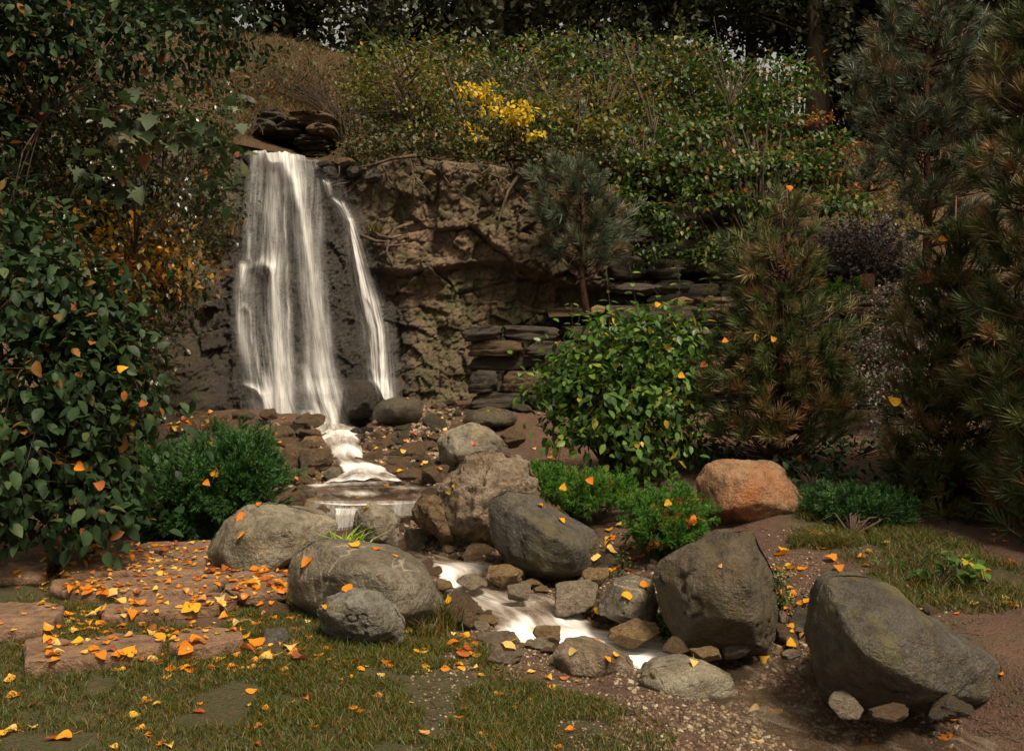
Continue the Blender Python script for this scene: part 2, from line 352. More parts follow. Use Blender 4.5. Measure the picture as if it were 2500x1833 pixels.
def gz(x, y):
    """height of the built ground at a point"""
    j = np.clip(np.searchsorted(gx, x) - 1, 0, len(gx) - 2); i = np.clip(np.searchsorted(gy, y) - 1, 0, len(gy) - 2)
    u = (x - gx[j]) / (gx[j + 1] - gx[j]); v = (y - gy[i]) / (gy[i + 1] - gy[i])
    return ZZ[i, j] * (1 - u) * (1 - v) + ZZ[i, j + 1] * u * (1 - v) + ZZ[i + 1, j] * (1 - u) * v + ZZ[i + 1, j + 1] * u * v
def G(px, py):
    """ground point seen at photo pixel"""
    Y = np.linspace(3.3, 15, 1400); p = np.stack([(px - HX) * Y / F, Y, CH - (py - HY) * Y / F], -1)
    d = p[:, 2] - gz(p[:, 0], p[:, 1]); k = np.argmax(d < 0)
    if not (d < 0).any(): k = len(Y) - 1
    return Vector(p[k])
# mask for grass: in world coordinates round the lawn and the bank
def blob_mask(x, y, pts):
    m = np.zeros_like(x)
    for px, py, r in pts:
        c = G(px, py); m = np.maximum(m, 1 - np.hypot(x - c.x, y - c.y) / r)
    return m
LAWN = [(300,1700,1.1),(750,1560,.55),(900,1640,.7),(1000,1720,.8),(600,1650,.7),(1050,1600,.35),(650,1480,.35),(1250,1800,.7),(100,1600,.8),(300,1800,1),(800,1800,1),(230,1470,.3),(0,1500,1.0),(1300,1740,.4)]
BANK = [(2200,1330,.55),(2100,1300,.5),(2300,1440,.45),(2420,1420,.5),(1980,1260,.3),(2000,1330,.2),(1650,1340,.15)]
pm = np.stack([XX, YY, np.zeros_like(XX)], -1)
gm = np.clip(np.maximum(blob_mask(XX, YY, LAWN), blob_mask(XX, YY, BANK)) * 3 + fbm(pm * 5, 3, 5) * .8, 0, 1)
m = NM('ground_soil'); v = m.coord('Object'); n1 = m.noise(v, 1.6, 5); n2 = m.noise(v, 14, 5, .7); n3 = m.noise(v, 60, 4, .7)
c = m.mix(m.rng(n1, .3, .7), (.125, .062, .038), (.08, .042, .026)); c = m.mix(m.rng(n2, .5, .75), c, (.045, .027, .018))
vo = m.n('ShaderNodeTexVoronoi'); vo.inputs['Scale'].default_value = 38; m.l(v, vo.inputs['Vector'])
c = m.mix(m.rng(vo.outputs['Distance'], .16, .24, .5, 0), c, m.mix(m.rng(n3, .4, .6), (.30, .19, .13), (.16, .11, .08)))
gc = m.mix(m.rng(n2, .35, .7), (.040, .045, .010), (.070, .045, .02))
c = m.mix(m.attr('grass'), c, gc)
h = m.math('ADD', m.math('MULTIPLY', n2, .6), m.math('ADD', m.math('MULTIPLY', n3, .35), m.math('MULTIPLY', m.rng(vo.outputs['Distance'], .1, .3, .3, 0), .5)))
M['soil'] = m.done(m.pbsdf(c, m.rng(n1, .3, .7, .55, .9), m.bump(h, .06), .4))
o = obj('ground', mesh_np('ground', np.stack([XX, YY, ZZ], -1).reshape(-1, 3), gridT(*XX.shape), {'grass': gm.ravel()}), M['soil'])
tag(o, kind='structure')

# ------------------------------------------------------------------ cliff and hillside (one surface, two objects)
K15 = 15 / F
def XP(px): return (px - HX) * K15
def ZP(py): return CH - (py - HY) * K15
ctl_x = np.array([-3000, 190, 420, 560, 600, 795, 860, 1000, 1150, 1500, 1650, 1850, 1950, 2300, 5000.])
ctl_Y = np.array([12.5, 13.4, 14.1, 14.7, 14.85, 15.0, 15.15, 15.2, 15.3, 15.6, 16.1, 16.2, 16.0, 15.8, 15.5])
ctl_t = np.array([350, 340, 350, 366, 371, 402, 412, 385, 395, 400, 440, 450, 560, 640, 640.])
def ztop(x): return ZP(np.interp(x / K15 + HX, ctl_x, ctl_t))
def cliff_macro(x, z):
    px = x / K15 + HX; py = HY - (z - CH) / K15
    y = np.interp(px, ctl_x, ctl_Y)
    # waterfall buttress: leans back, stands proud
    butt = sstep(520, 600, px) * (1 - sstep(800 + (py - 400) * .12, 905 + (py - 400) * .16, px))
    y = y - butt * (.12 + .48 * sstep(380, 1040, py) + .12 * np.exp(-((px - 745) / 45) ** 2) * sstep(400, 500, py))
    y = y - .09 * np.exp(-((px - 640) / 48) ** 2) * sstep(620, 665, py)          # shelf where the left veil breaks
    y = y - .30 * np.exp(-((px - 870) / 70) ** 2) * sstep(920, 960, py)
    right = sstep(880, 960, px)
    line = 655 + 14 * np.sin(px / 70) + sstep(1200, 1500, px) * 40
    y = y - right * (1 - sstep(1450, 1600, px)) * (.30 * (1 - sstep(line - 12, line + 6, py)) - .10 + .35 * sstep(700, 1020, py))
    left = 1 - sstep(520, 600, px)
    y = y - left * (.25 + .8 * sstep(800, 1030, py)) + left * .25 * sstep(330, 620, py) * (1 - sstep(640, 700, py))
    return y
def cliff_fine(x, z):
    px = x / K15 + HX; py = HY - (z - CH) / K15; s = x.shape
    p = np.stack([x, z, np.zeros(s)], -1)
    wx = x + .11 * fbm(p * 1.3, 3, 21); wz = z + .10 * fbm(p * 1.5 + 9, 3, 22)
    up = sstep(870, 960, px) * (1 - sstep(1480, 1620, px)) * (1 - sstep(655, 700, py))
    wet = sstep(540, 600, px) * (1 - sstep(860, 960, px))
    # big fracture blocks on the dry face
    F1, F2, cid, cx, cy = voro2(wx * .95 + 3, wz * 1.15, 31, .95)
    edge = F2 - F1
    blk = -(cid - .5) * .34 + cx * (cid - .4) * .35 + cy * (.6 - cid) * .3 + .07 * (1 - sstep(0, .05, edge))*sstep(-.1,.3,fbm(p*1.7,2,77))
    f1, f2, c2, ax, ay = voro2(wx * 3.1, wz * 3.6, 33, .9)
    sm = -(c2 - .5) * .13 + ax * (c2 - .5) * .25 + .03 * (1 - sstep(0, .07, f2 - f1))
    g1, g2, c3, bx, by = voro2(wx * 8, wz * 9.5, 35, .9)
    ti = -(c3 - .5) * .045 + .02 * (1 - sstep(0, .15, g2 - g1))
    low = sstep(650, 700, py)
    y = (blk * (.45 + .65 * up) + sm * (.95 + .35 * low) + ti * 1.6) * (1 - .7 * wet)
    y += .07 * ridged(p * 2.2, 5, 41) * (.5 + .7 * low) * (1 - wet * .5) + .02 * fbm(p * 14, 4, 43)
    pw = np.stack([x * 9, z * 3.4, np.zeros(s)], -1)
    y += (1 - sstep(560, 620, px)) * (.06 * ridged(p * 4, 4, 55) + .03 * fbm(p * 12, 4, 56))
    y += wet * (.05 * fbm(pw, 3, 51) + .030 * ridged(p * 22, 2, 52) + .05 * ridged(pw * .5, 3, 54))
    # bedding on the far right
    lay = sstep(1520, 1620, px)
    st = wz * 5.5 + .5 * fbm(p * .8, 2, 61); cell = np.floor(st); fr = st - cell
    off = _h((cell + 1000).astype(np.int64), np.floor(wx * 1.3 + cell * .37 + 1000).astype(np.int64), np.zeros(s, np.int64), 5)
    y += lay * (-(off - .5) * .30 + .10 * (sstep(.8, 1, fr) + 1 - sstep(0, .12, fr)))
    return y
cxg = np.concatenate([np.linspace(-16, -6.4, 60)[:-1], np.linspace(-6.4, 6.4, 660)[:-1], np.linspace(6.4, 16, 60)])
NZ = 270
tt = np.linspace(0, 1, NZ)
zt = ztop(cxg) + .06 * fbm(np.stack([cxg * 2, cxg * 0, cxg * 0], -1), 3, 71)
Zc = -.2 + tt[:, None] * (zt[None] + .2); Xc = np.broadcast_to(cxg[None], Zc.shape).copy()
Yc = cliff_macro(Xc, Zc); Yf = cliff_fine(Xc, Zc)
topf = 1 - sstep(.985, 1.0, tt)[:, None]
Yc = Yc + Yf * (.25 + .75 * topf)
Yedge = Yc[-1].copy()
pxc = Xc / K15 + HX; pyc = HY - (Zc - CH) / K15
wetm = sstep(380, 620, pxc + 60 * fbm(np.stack([Xc, Zc, Xc * 0], -1) * 1.3, 3, 8)) * (1 - sstep(900, 1010 , pxc - (pyc - 700) * .22 + 60 * fbm(np.stack([Xc, Zc, Xc * 0], -1) * 1.5, 3, 9)))
wetm = wetm * (1 - .6 * (1 - sstep(560, 600, pxc)) * (1 - sstep(620, 700, pyc)))
redm = np.clip(np.exp(-((pxc - 1130) / 210) ** 2 - ((pyc - 590) / 210) ** 2) * 1.4 + fbm(np.stack([Xc, Zc, Xc * 0], -1) * 2, 3, 19) * .5, 0, 1)
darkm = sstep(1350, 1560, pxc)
m = NM('cliff_rock'); v = m.coord('Object'); n1 = m.noise(v, .9, 5, .6, .4); n2 = m.noise(v, 5, 6, .65, .2); n3 = m.noise(v, 26, 5, .7)
c = m.mix(m.rng(n1, .35, .65), (.155, .115, .060), (.105, .073, .04)); c = m.mix(m.attr('red'), c, m.mix(m.rng(n2, .3, .7), (.23, .145, .088), (.16, .11, .07)))
c = m.mix(m.rng(n2, .52, .70), c, (.07, .047, .025)); c = m.mix(m.rng(m.noise(v, 2.6, 4, .6), .46, .62, 0, .75), c, (.075, .075, .022))
c = m.mix(m.rng(n3, .5, .7, 0, .6), c, m.mix(1, c, (.4, .35, .3), 'MULTIPLY')); c = m.mix(m.rng(m.noise(v, 70, 3), .6, .7, 0, .4), c, (.36, .30, .22))
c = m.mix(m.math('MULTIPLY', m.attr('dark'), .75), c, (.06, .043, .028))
wc = m.mix(m.rng(m.noise(v, 3, 5, .6), .35, .65), (.040, .032, .024), (.075, .062, .05)); wc = m.mix(m.rng(m.noise(v, 45, 3, .6), .45, .65), wc, (.010, .008, .006))
c = m.mix(m.attr('wet'), c, wc)
h = m.math('ADD', m.math('MULTIPLY', n2, .4), m.math('ADD', m.math('MULTIPLY', n3, .45), m.math('MULTIPLY', m.noise(v, 90, 3, .6), .2)))
h = m.math('ADD', h, m.math('MULTIPLY', m.math('MULTIPLY', m.noise(v, 42, 3, .7), m.attr('wet')), .55))
M['cliff'] = m.done(m.pbsdf(c, m.math('SUBTRACT', m.rng(n3, .3, .7, .65, .9), m.math('MULTIPLY', m.attr('wet'), .42)), m.bump(h, .09), .5))
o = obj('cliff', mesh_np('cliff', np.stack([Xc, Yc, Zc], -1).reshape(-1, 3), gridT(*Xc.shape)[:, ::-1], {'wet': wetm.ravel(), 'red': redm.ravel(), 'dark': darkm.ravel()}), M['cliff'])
tag(o, kind='structure')
cb = BVHTree.FromPolygons([tuple(a) for a in np.stack([Xc, Yc, Zc], -1).reshape(-1, 3)[:]], [tuple(t) for t in gridT(*Xc.shape)[::1].tolist()])
def cliff_hit(px, py):
    d = Vector(P(px, py, 15)) - Vector((0, 0, CH)); h = cb.ray_cast(Vector((0, 0, CH)), d.normalized())
    return h[0]
def cliff_Y(px, py):
    Y = 15.0
    for _ in range(8):
        p = P(px, py, Y); Y = float(cliff_macro(np.array(p.x), np.array(p.z)))
    return Y

# hillside above the edge
SL = 2.3
hx = cxg[::3]; hy = np.concatenate([np.linspace(0, 9, 130), np.linspace(9.5, 70, 24)])
ye = Yedge[::3]; ze = zt[::3]
notch = (np.exp(-((hx / K15 + HX - 680) / 112) ** 4))
HXX = np.broadcast_to(hx, (len(hy), len(hx))).copy(); HYY = ye[None] + hy[:, None] - .02
crest = np.interp(hx, [-16, -5, -1, 2, 5, 9, 16], [8.6, 8.4, 8.1, 7.75, 7.55, 7.7, 8])
rise = hy[:, None] / SL
HZZ = ze[None] + rise - notch[None] * np.clip(.55 - np.abs(hy[:, None] - .8) * .0, 0, 1) * (hy[:, None] < 2.2) * rise * .9
HZZ = np.minimum(HZZ, crest[None] + .0 * hy[:, None] + .15 * np.tanh((HZZ - crest[None])))
pH = np.stack([HXX, HYY, HXX * 0], -1)
HZZ = HZZ + np.minimum(hy[:, None], 1) * (.12 * fbm(pH * .7, 4, 81) + .05 * fbm(pH * 3, 3, 82)) * (1 - .8 * notch[None] * (hy[:, None] < 2.4))
m = NM('hillside_soil'); v = m.coord('Object'); n1 = m.noise(v, .8, 5); n2 = m.noise(v, 7, 6, .7)
c = m.mix(m.rng(n1, .35, .65), (.085, .048, .028), (.06, .045, .018)); c = m.mix(m.rng(n2, .5, .7), c, (.04, .026, .015)); c = m.mix(m.rng(m.noise(v, 30, 4), .58, .66, 0, .6), c, (.30, .17, .08))
M['hill'] = m.done(m.pbsdf(c, .95, m.bump(n2, .12), .2))
o = obj('hillside', mesh_np('hillside', np.stack([HXX, HYY, HZZ], -1).reshape(-1, 3), gridT(*HXX.shape)[:, ::1]), M['hill'])
tag(o, kind='structure')
hb = BVHTree.FromPolygons(np.stack([HXX, HYY, HZZ], -1).reshape(-1, 3).tolist(), gridT(*HXX.shape).tolist())
def hill_hit(px, py):
    h = hb.ray_cast(Vector((0, 0, CH)), (Vector(P(px, py, 15)) - Vector((0, 0, CH))).normalized()); return h[0]
def hill_z(x, y):
    h = hb.ray_cast(Vector((x, y, 40)), Vector((0, 0, -1))); return h[0].z if h[0] else None

# terrace behind the lower wall on the right
tx = np.linspace(XP(1335), 13, 200); ty = np.linspace(0, 1, 40)
fy0 = np.interp(tx, [XP(1150), XP(1500), 4.6, 13], [13.75, 13.45, 12.9, 12.6]); fz0 = np.interp(tx, [XP(1150), XP(1300), XP(1700), 13], [1.98, 2.2, 2.34, 2.4])
TX = np.broadcast_to(tx, (40, 200)).copy(); TY = fy0[None] + .22 + ty[:, None] * (17 - fy0[None]); TZ = fz0[None] - .10 + ty[:, None] * .35 + .05 * fbm(np.stack([TX, TY, TX * 0], -1) * 1.6, 4, 91)
tag(obj('terrace_ground', mesh_np('terrace', np.stack([TX, TY, TZ], -1).reshape(-1, 3), gridT(40, 200)), M['hill']), kind='structure')

# ------------------------------------------------------------------ rocks
def ico(sub):
    bm = bmesh.new(); bmesh.ops.create_icosphere(bm, subdivisions=sub, radius=1.0)
    V = np.array([v.co[:] for v in bm.verts]); T = np.array([[v.index for v in f.verts] for f in bm.faces]); bm.free(); return nrm(V), T
ICO = {s: ico(s) for s in (2, 3, 4, 5, 6)}
SURF = BVH_V = []; BVHT = []
class Surf:                                     # everything leaves can lie on
    V = [np.stack([XX, YY, ZZ], -1).reshape(-1, 3)]; T = [gridT(*XX.shape)]; n = XX.size
def surf_add(V, T):
    Surf.V.append(np.asarray(V)); Surf.T.append(np.asarray(T) + Surf.n); Surf.n += len(V)
def star(dirs, N, h, p=0):
    return 1 / np.maximum((dirs @ N.T) / h[None], 1e-6).max(1)
def relax(V, T, it):
    E = np.concatenate([T[:, [0, 1]], T[:, [1, 2]], T[:, [2, 0]]]); n = len(V); cnt = np.bincount(E[:, 0], minlength=n)[:, None]
    for _ in range(it):
        S = np.stack([np.bincount(E[:, 0], V[E[:, 1], k], n) for k in range(3)], -1); V = V * .4 + .6 * S / cnt
    return V
def segd(x, y, pts):
    best = np.full(x.shape, 1e9); val = np.zeros(x.shape)
    for (x0, y0, w0, *a), (x1, y1, w1, *b) in zip(pts[:-1], pts[1:]):
        ex, ey = x1 - x0, y1 - y0; t = np.clip(((x - x0) * ex + (y - y0) * ey) / (ex * ex + ey * ey), 0, 1)
        w = (w0 + (w1 - w0) * t) * .40; d = np.hypot(x - x0 - ex * t, (y - y0 - ey * t)) / w; m = d < best; best = np.where(m, d, best)
        val = np.where(m, (a[0] if a else 1) * (1 - t) + (b[0] if b else 1) * t, val)
    return val * np.exp(-best ** 2)
def chips(N, H, seed, n=18, lo=.76, hi=.96):
    r = np.random.default_rng(seed); K = nrm(r.normal(size=(n, 3))); D = ICO[3][0]; pts = D * star(D, N, H)[:, None]; sup = (pts @ K.T).max(0)
    return np.concatenate([N, K]), np.r_[H, sup * r.uniform(lo, hi, n)]
def rough_it(V, c, s, seed, amp=.05, crack=.03, freq=3.0):
    q = (V - c) / s; d = nrm(q)
    k = 1 + amp * fbm(q * freq, 5, seed) + crack * ridged(q * freq * 1.6 + 5, 4, seed + 9) - crack * .4
    st = .5 * crack * (np.abs(fbm(q * freq * .7 + 2, 2, seed + 20)) < .05)
    return c + (V - c) * (k - st)[:, None]
def vnormals(V, T):
    fn = np.cross(V[T[:, 1]] - V[T[:, 0]], V[T[:, 2]] - V[T[:, 0]]); n = len(V)
    return nrm(np.stack([sum(np.bincount(T[:, j], fn[:, k], n) for j in range(3)) for k in range(3)], -1))
def hull_rock(name, label, Y, outline, front, thick, mat, sub=5, p=16, amp=.045, crack=.03, seed=1, cat='boulder', group=None, rel=2, strat=0.0, cuts=16):
    """a boulder with the given silhouette (at distance Y), faceted by its near ridges (px,py,metres nearer), and real thickness behind"""
    sub = sub + 1 if sub == 5 else sub
    O = np.array([tuple(P(x, y, Y)) for x, y in outline]); c = (O.min(0) + O.max(0)) / 2; c = c * .5 + O.mean(0) * .5
    sz = float(max(np.ptp(O[:, 0]), np.ptp(O[:, 2])))
    pts = [Vector(q) for q in O]; fr = [P(x, y, Y - d) for x, y, d in front]
    if not front: fr = [Vector(c + (q - c) * .6 + np.array([0, -thick * .42, 0])) for q in O]
    bm = bmesh.new(); [bm.verts.new(q) for q in pts + fr + [Vector(c + (q - c) * .7 + np.array([0, thick * .8, 0])) for q in O]]; bmesh.ops.convex_hull(bm, input=bm.verts[:]); bm.normal_update()
    N, H = [], []
    for f in bm.faces:
        n = np.array(f.normal[:]); h = float(n @ (np.array(f.verts[0].co[:]) - c))
        if h < 0: n, h = -n, -h
        if f.calc_area() > 1e-5: N.append(n); H.append(max(h, .03))
    bm.free(); n0 = len(N); N, H = chips(np.array(N), np.array(H), seed, cuts, .74, .94); H[n0:] = np.maximum(H[n0:], (N[n0:] @ (O - c).T).max(1) + .01)
    D, T = ICO[sub]
    th = np.arctan2(D[:, 2], D[:, 0]); sa = np.hypot(D[:, 0], D[:, 2])
    # outline radius by angle
    X = O[:, 0] - c[0]; Z = O[:, 2] - c[2]; q = np.linspace(-np.pi, np.pi, 721); rad = np.zeros(721)
    for i, t in enumerate(q):
        dx, dz = math.cos(t), math.sin(t); best = 0
        for j in range(len(X)):
            k = (j + 1) % len(X); ex, ez = X[k] - X[j], Z[k] - Z[j]; den = dx * ez - dz * ex
            if abs(den) < 1e-9: continue
            sI = (X[j] * ez - Z[j] * ex) / den; u = (X[j] * dz - Z[j] * dx) / den
            if sI > 0 and -1e-6 <= u <= 1.000001: best = max(best, sI)
        rad[i] = best or (rad[i - 1] if i else .1)
    rr = np.interp(th, q, rad); tt_ = np.clip(sa, 0, 1) ** .9; x = np.cos(th) * rr * tt_; z = np.sin(th) * rr * tt_
    # depth of the planar facets along y in front and behind
    def depth(sign):
        m = N[:, 1] * sign > .02; K = N[m]; h = H[m]
        return ((h[None] - x[:, None] * K[:, 0][None] - z[:, None] * K[:, 2][None]) / (K[:, 1] * sign)[None]).min(1)
    frn = D[:, 1] < 0; y = np.where(frn, -np.maximum(depth(-1), -.05), np.maximum(depth(1), -.05)) * (1 - np.clip(sa, 0, 1) ** 7) ** .5
    V = relax(np.stack([x, y, z], -1), T, rel); amp *= 1.5; crack *= 1.4; s = sz / 2; nn = vnormals(V, T); w = V / s
    disp = amp * .55 * fbm(w * 2.0 + seed, 5, seed) + crack * .8 * (ridged(w * 2.6 + seed * 3, 5, seed + 3) - .3) + amp * .16 * fbm(w * 11, 4, seed + 5)
    disp -= crack * 1.3 * (1 - sstep(0, .035, np.abs(fbm(w * 1.3 + 7, 3, seed + 20)))) * (fbm(w * 2, 2, seed + 31) > 0)
    if strat: disp += strat * (np.floor((w[:, 2] * 1.0 + .35 * w[:, 0] + .3 * fbm(w * 1.5, 3, seed + 40)) * 5) % 2 - .5) * .5 + strat * .5 * fbm(w * 6, 4, seed + 41)
    V = V + nn * (disp * s)[:, None] + c
    loc = Vector((c[0], c[1], float(V[:, 2].min()))); o = obj(name, mesh_np(name, V - np.array(loc), T), mat, loc=loc); tag(o, label, cat, group)
    D5 = T if sub < 6 else T; surf_add(V, D5); return o
def rand_rock(seed, sub=3, p=42, amp=.06, crack=.075, flat=1.0):
    r = np.random.default_rng(seed); N = nrm(r.normal(size=(15, 3))); H = r.uniform(.48, .85, 15)
    D, T = ICO[sub]; V = relax(D * star(D, np.concatenate([N, np.eye(3), -np.eye(3)]), np.r_[H, np.full(6, 1.0)], p)[:, None], T, {2: 0, 3: 0, 4: 0, 5: 1}[sub])
    V = rough_it(V, np.zeros(3), 1.0, seed, amp, crack, 2.2)
    a, b = V.min(0), V.max(0); V = (V - (a + b) / 2) / (b - a); return V, T
RK = {}
def rock_mesh(k, sub, mat):
    key = (k, sub, mat)
    if key not in RK:
        V, T = rand_rock(100 + k, min(5, sub + 1)); me = mesh_np('rock', V, T); me.materials.append(M[mat]); RK[key] = (me, V, T)
    return RK[key]
def rock(name, label, px, py, w, h, mat, k=0, sub=4, Y=None, depth=.8, rot=0, tilt=0, sink=.12, cat='rock', group=None, parent=None):
    """rock whose visible box is centred on px,py and w x h pixels; stands where its foot meets the ground"""
    if Y is None: Y = G(px, py + h * .42).y + .25 * w * G(px, py + h * .42).y / F
    me, V, T = rock_mesh(k, sub, mat)
    W, H = w * Y / F, h * Y / F * (1 + sink); c = P(px, py + h * sink / 2, Y)
    Mt = Matrix.Translation(c) @ Matrix.Rotation(R(tilt), 4, 'Y') @ Matrix.Diagonal((W, W * depth, H, 1)) @ Matrix.Rotation(R(rot), 4, 'Z')
    o = bpy.data.objects.new(name, me); col.objects.link(o); o.matrix_world = Mt
    tag(o, label, cat, group)
    A = np.array(Mt); surf_add(V @ A[:3, :3].T + A[:3, 3], T); return o
# ------------------------------------------------------------------ boulders
hull_rock('boulder', 'rounded grey granite boulder left of the small white cascade, yellow leaf on its face', 7.75,
 [(505,1392),(503,1345),(522,1312),(553,1266),(598,1232),(660,1225),(730,1238),(790,1256),(824,1276),(816,1312),(770,1345),(700,1380),(690,1425),(560,1425)],
 [(560,1335,.34),(650,1290,.32),(740,1310,.28),(600,1400,.38),(690,1390,.3),(640,1240,.05)], .75, M['granite'], seed=3, amp=.035, crack=.02, p=36)
hull_rock('boulder', 'long brown-grey boulder with a pale vein running down its face beside the stream', 6.4,
 [(698,1405),(712,1362),(765,1316),(850,1328),(930,1343),(1000,1373),(1052,1408),(1080,1450),(1080,1485),(1050,1515),(1000,1555),(850,1560),(715,1470)],
 [(800,1385,.33),(930,1405,.45),(960,1500,.42),(1040,1470,.15),(830,1480,.42),(860,1350,.08),(950,1375,.12)], .8, M['granite_vein'], seed=5, amp=.035, crack=.02, p=42)
hull_rock('boulder', 'low blue-grey banded boulder in the grass in front of the veined boulder', 5.95,
 [(772,1485),(795,1456),(860,1436),(920,1447),(970,1485),(993,1520),(978,1570),(900,1582),(820,1570),(785,1535)],
 [(840,1475,.22),(900,1480,.22),(950,1540,.15),(880,1560,.22),(820,1520,.2)], .5, M['grey_gneiss'], seed=8, amp=.06, crack=.045, p=36)
hull_rock('boulder', 'grey and ochre boulder just right of the small white cascade', 8.15,
 [(858,1305),(868,1248),(905,1227),(950,1238),(978,1268),(970,1335),(955,1355),(905,1340),(865,1318)],
 [(885,1270,.12),(920,1265,.22),(935,1320,.2),(880,1315,.15)], .5, M['granite'], seed=12, p=60, amp=.05, crack=.04)
hull_rock('boulder', 'tall rough pinkish-grey boulder in the middle of the rock pile', 8.35,
 [(1063,1225),(1072,1182),(1122,1147),(1138,1108),(1178,1097),(1230,1104),(1288,1130),(1322,1190),(1315,1260),(1220,1340),(1110,1340),(1062,1290)],
 [(1130,1160,.22),(1200,1120,.12),(1250,1150,.12),(1180,1210,.42),(1090,1220,.25),(1260,1180,.3),(1160,1300,.42),(1100,1300,.2)], .8, M['rough'], seed=15, amp=.10, crack=.09, strat=.035)
hull_rock('boulder', 'wedge-shaped brown rock leaning against the tall rough boulder, its left side split', 8.2,
 [(1003,1245),(1028,1210),(1062,1208),(1085,1240),(1115,1320),(1080,1335),(1050,1300),(1012,1275)],
 [(1040,1240,.15),(1070,1270,.2),(1090,1310,.15)], .45, M['brown'], seed=19, amp=.10, crack=.09)
hull_rock('boulder', 'greenish-grey split boulder with a dark crack, standing behind the tall rough one', 10.6,
 [(1066,1080),(1085,1052),(1150,1031),(1195,1043),(1240,1088),(1250,1115),(1200,1170),(1115,1175),(1075,1130)],
 [(1100,1062,.12),(1120,1120,.42),(1180,1075,.28),(1225,1100,.12),(1130,1160,.4)], .8, M['granite'], seed=22, p=72, amp=.04, crack=.05)
hull_rock('boulder', 'arching dark-faced boulder with a pale top edge in the centre of the picture', 7.55,
 [(1190,1245),(1200,1214),(1240,1196),(1305,1203),(1345,1242),(1400,1268),(1447,1290),(1462,1325),(1458,1385),(1430,1412),(1360,1430),(1300,1425),(1238,1385),(1200,1320)],
 [(1240,1220,.10),(1300,1290,.34),(1380,1325,.40),(1412,1345,.38),(1405,1400,.30),(1260,1350,.22),(1330,1400,.3),(1225,1300,.15)], .6, M['bluish'], seed=25, p=60, amp=.03, crack=.02)
hull_rock('boulder', 'orange granite boulder with a paler front on the right bank', 8.25,
 [(1697,1170),(1722,1131),(1760,1121),(1880,1126),(1918,1150),(1968,1228),(1955,1285),(1850,1300),(1740,1290),(1708,1240)],
 [(1760,1170,.3),(1820,1180,.4),(1930,1240,.25),(1745,1245,.38),(1860,1262,.38),(1800,1130,.05)], .8, M['orange'], seed=28, p=36, amp=.035, crack=.02)
hull_rock('boulder', 'big grey-brown boulder with a peaked top beside the earth path', 6.0,
 [(1595,1405),(1610,1368),(1680,1329),(1735,1330),(1785,1296),(1832,1292),(1852,1320),(1892,1400),(1900,1510),(1880,1600),(1720,1610),(1650,1570),(1612,1480)],
 [(1700,1370,.25),(1775,1345,.25),(1820,1400,.42),(1760,1440,.42),(1690,1460,.3),(1850,1510,.40),(1720,1560,.40),(1830,1570,.45)], .8, M['dark'], seed=31, p=42, amp=.045, crack=.03)
hull_rock('boulder', 'huge dark mottled boulder in the lower right corner', 5.1,
 [(1987,1500),(1990,1450),(2010,1415),(2052,1396),(2110,1399),(2180,1434),(2260,1498),(2350,1555),(2450,1620),(2440,1720),(2150,1750),(2010,1730),(1984,1620)],
 [(2055,1440,.22),(2100,1525,.48),(2300,1560,.30),(2110,1650,.48),(2200,1500,.35),(2020,1620,.35),(2250,1680,.45),(2100,1700,.5)], .9, M['bluish'], seed=34, p=54, amp=.04, crack=.03)
hull_rock('boulder', 'medium brown-grey boulder with two leaves on top beside the stream', 6.35,
 [(1458,1482),(1500,1425),(1560,1406),(1592,1414),(1608,1480),(1602,1535),(1540,1535),(1465,1500)],
 [(1500,1470,.22),(1580,1460,.18),(1560,1515,.22),(1490,1500,.2)], .45, M['granite_vein'], seed=37, p=60, amp=.04, crack=.03)
hull_rock('boulder', 'wet olive round boulder at the foot of the thin right waterfall', 13.1,
 [(905,1012),(922,982),(960,970),(1010,969),(1030,984),(1034,1012),(1015,1038),(980,1046),(930,1042)], [], .9, M['wetolive'], seed=40, p=8, amp=.03, crack=.015, sub=4)
hull_rock('boulder', 'flat-topped reddish slab boulder in front of the stacked stone wall', 12.9,
 [(1124,1022),(1150,1003),(1190,992),(1240,999),(1265,1011),(1263,1035),(1220,1048),(1130,1050)], [(1150,1012,.35),(1240,1014,.35),(1150,1040,.35),(1230,1040,.35)], .8, M['wetolive'], seed=41, p=54, amp=.04, crack=.03, sub=4)
hull_rock('boulder', 'wet dark bulge of rock at the foot of the cliff between the two falls', 14.0,
 [(835,985),(842,940),(870,925),(905,930),(925,960),(915,1010),(880,1025),(845,1020)], [], .8, M['wetblack'], seed=43, p=8, amp=.05, crack=.03, sub=4)
hull_rock('boulder', 'grey rock with pale crust half cut off at the bottom of the stream', 5.65,
 [(1345,1600),(1372,1568),(1420,1562),(1480,1580),(1532,1605),(1552,1640),(1500,1680),(1370,1670)], [(1400,1580,.1),(1460,1600,.16),(1420,1640,.2)], .4, M['rough'], seed=46, p=48, sub=5)
hull_rock('boulder', 'pale grey smooth granite rock at the bottom edge right of the stream', 5.35,
 [(1556,1660),(1590,1628),(1660,1616),(1730,1622),(1785,1645),(1800,1700),(1700,1760),(1590,1730)], [(1620,1650,.08),(1720,1660,.12),(1660,1710,.2)], .45, M['granite'], seed=48, p=36, sub=5)
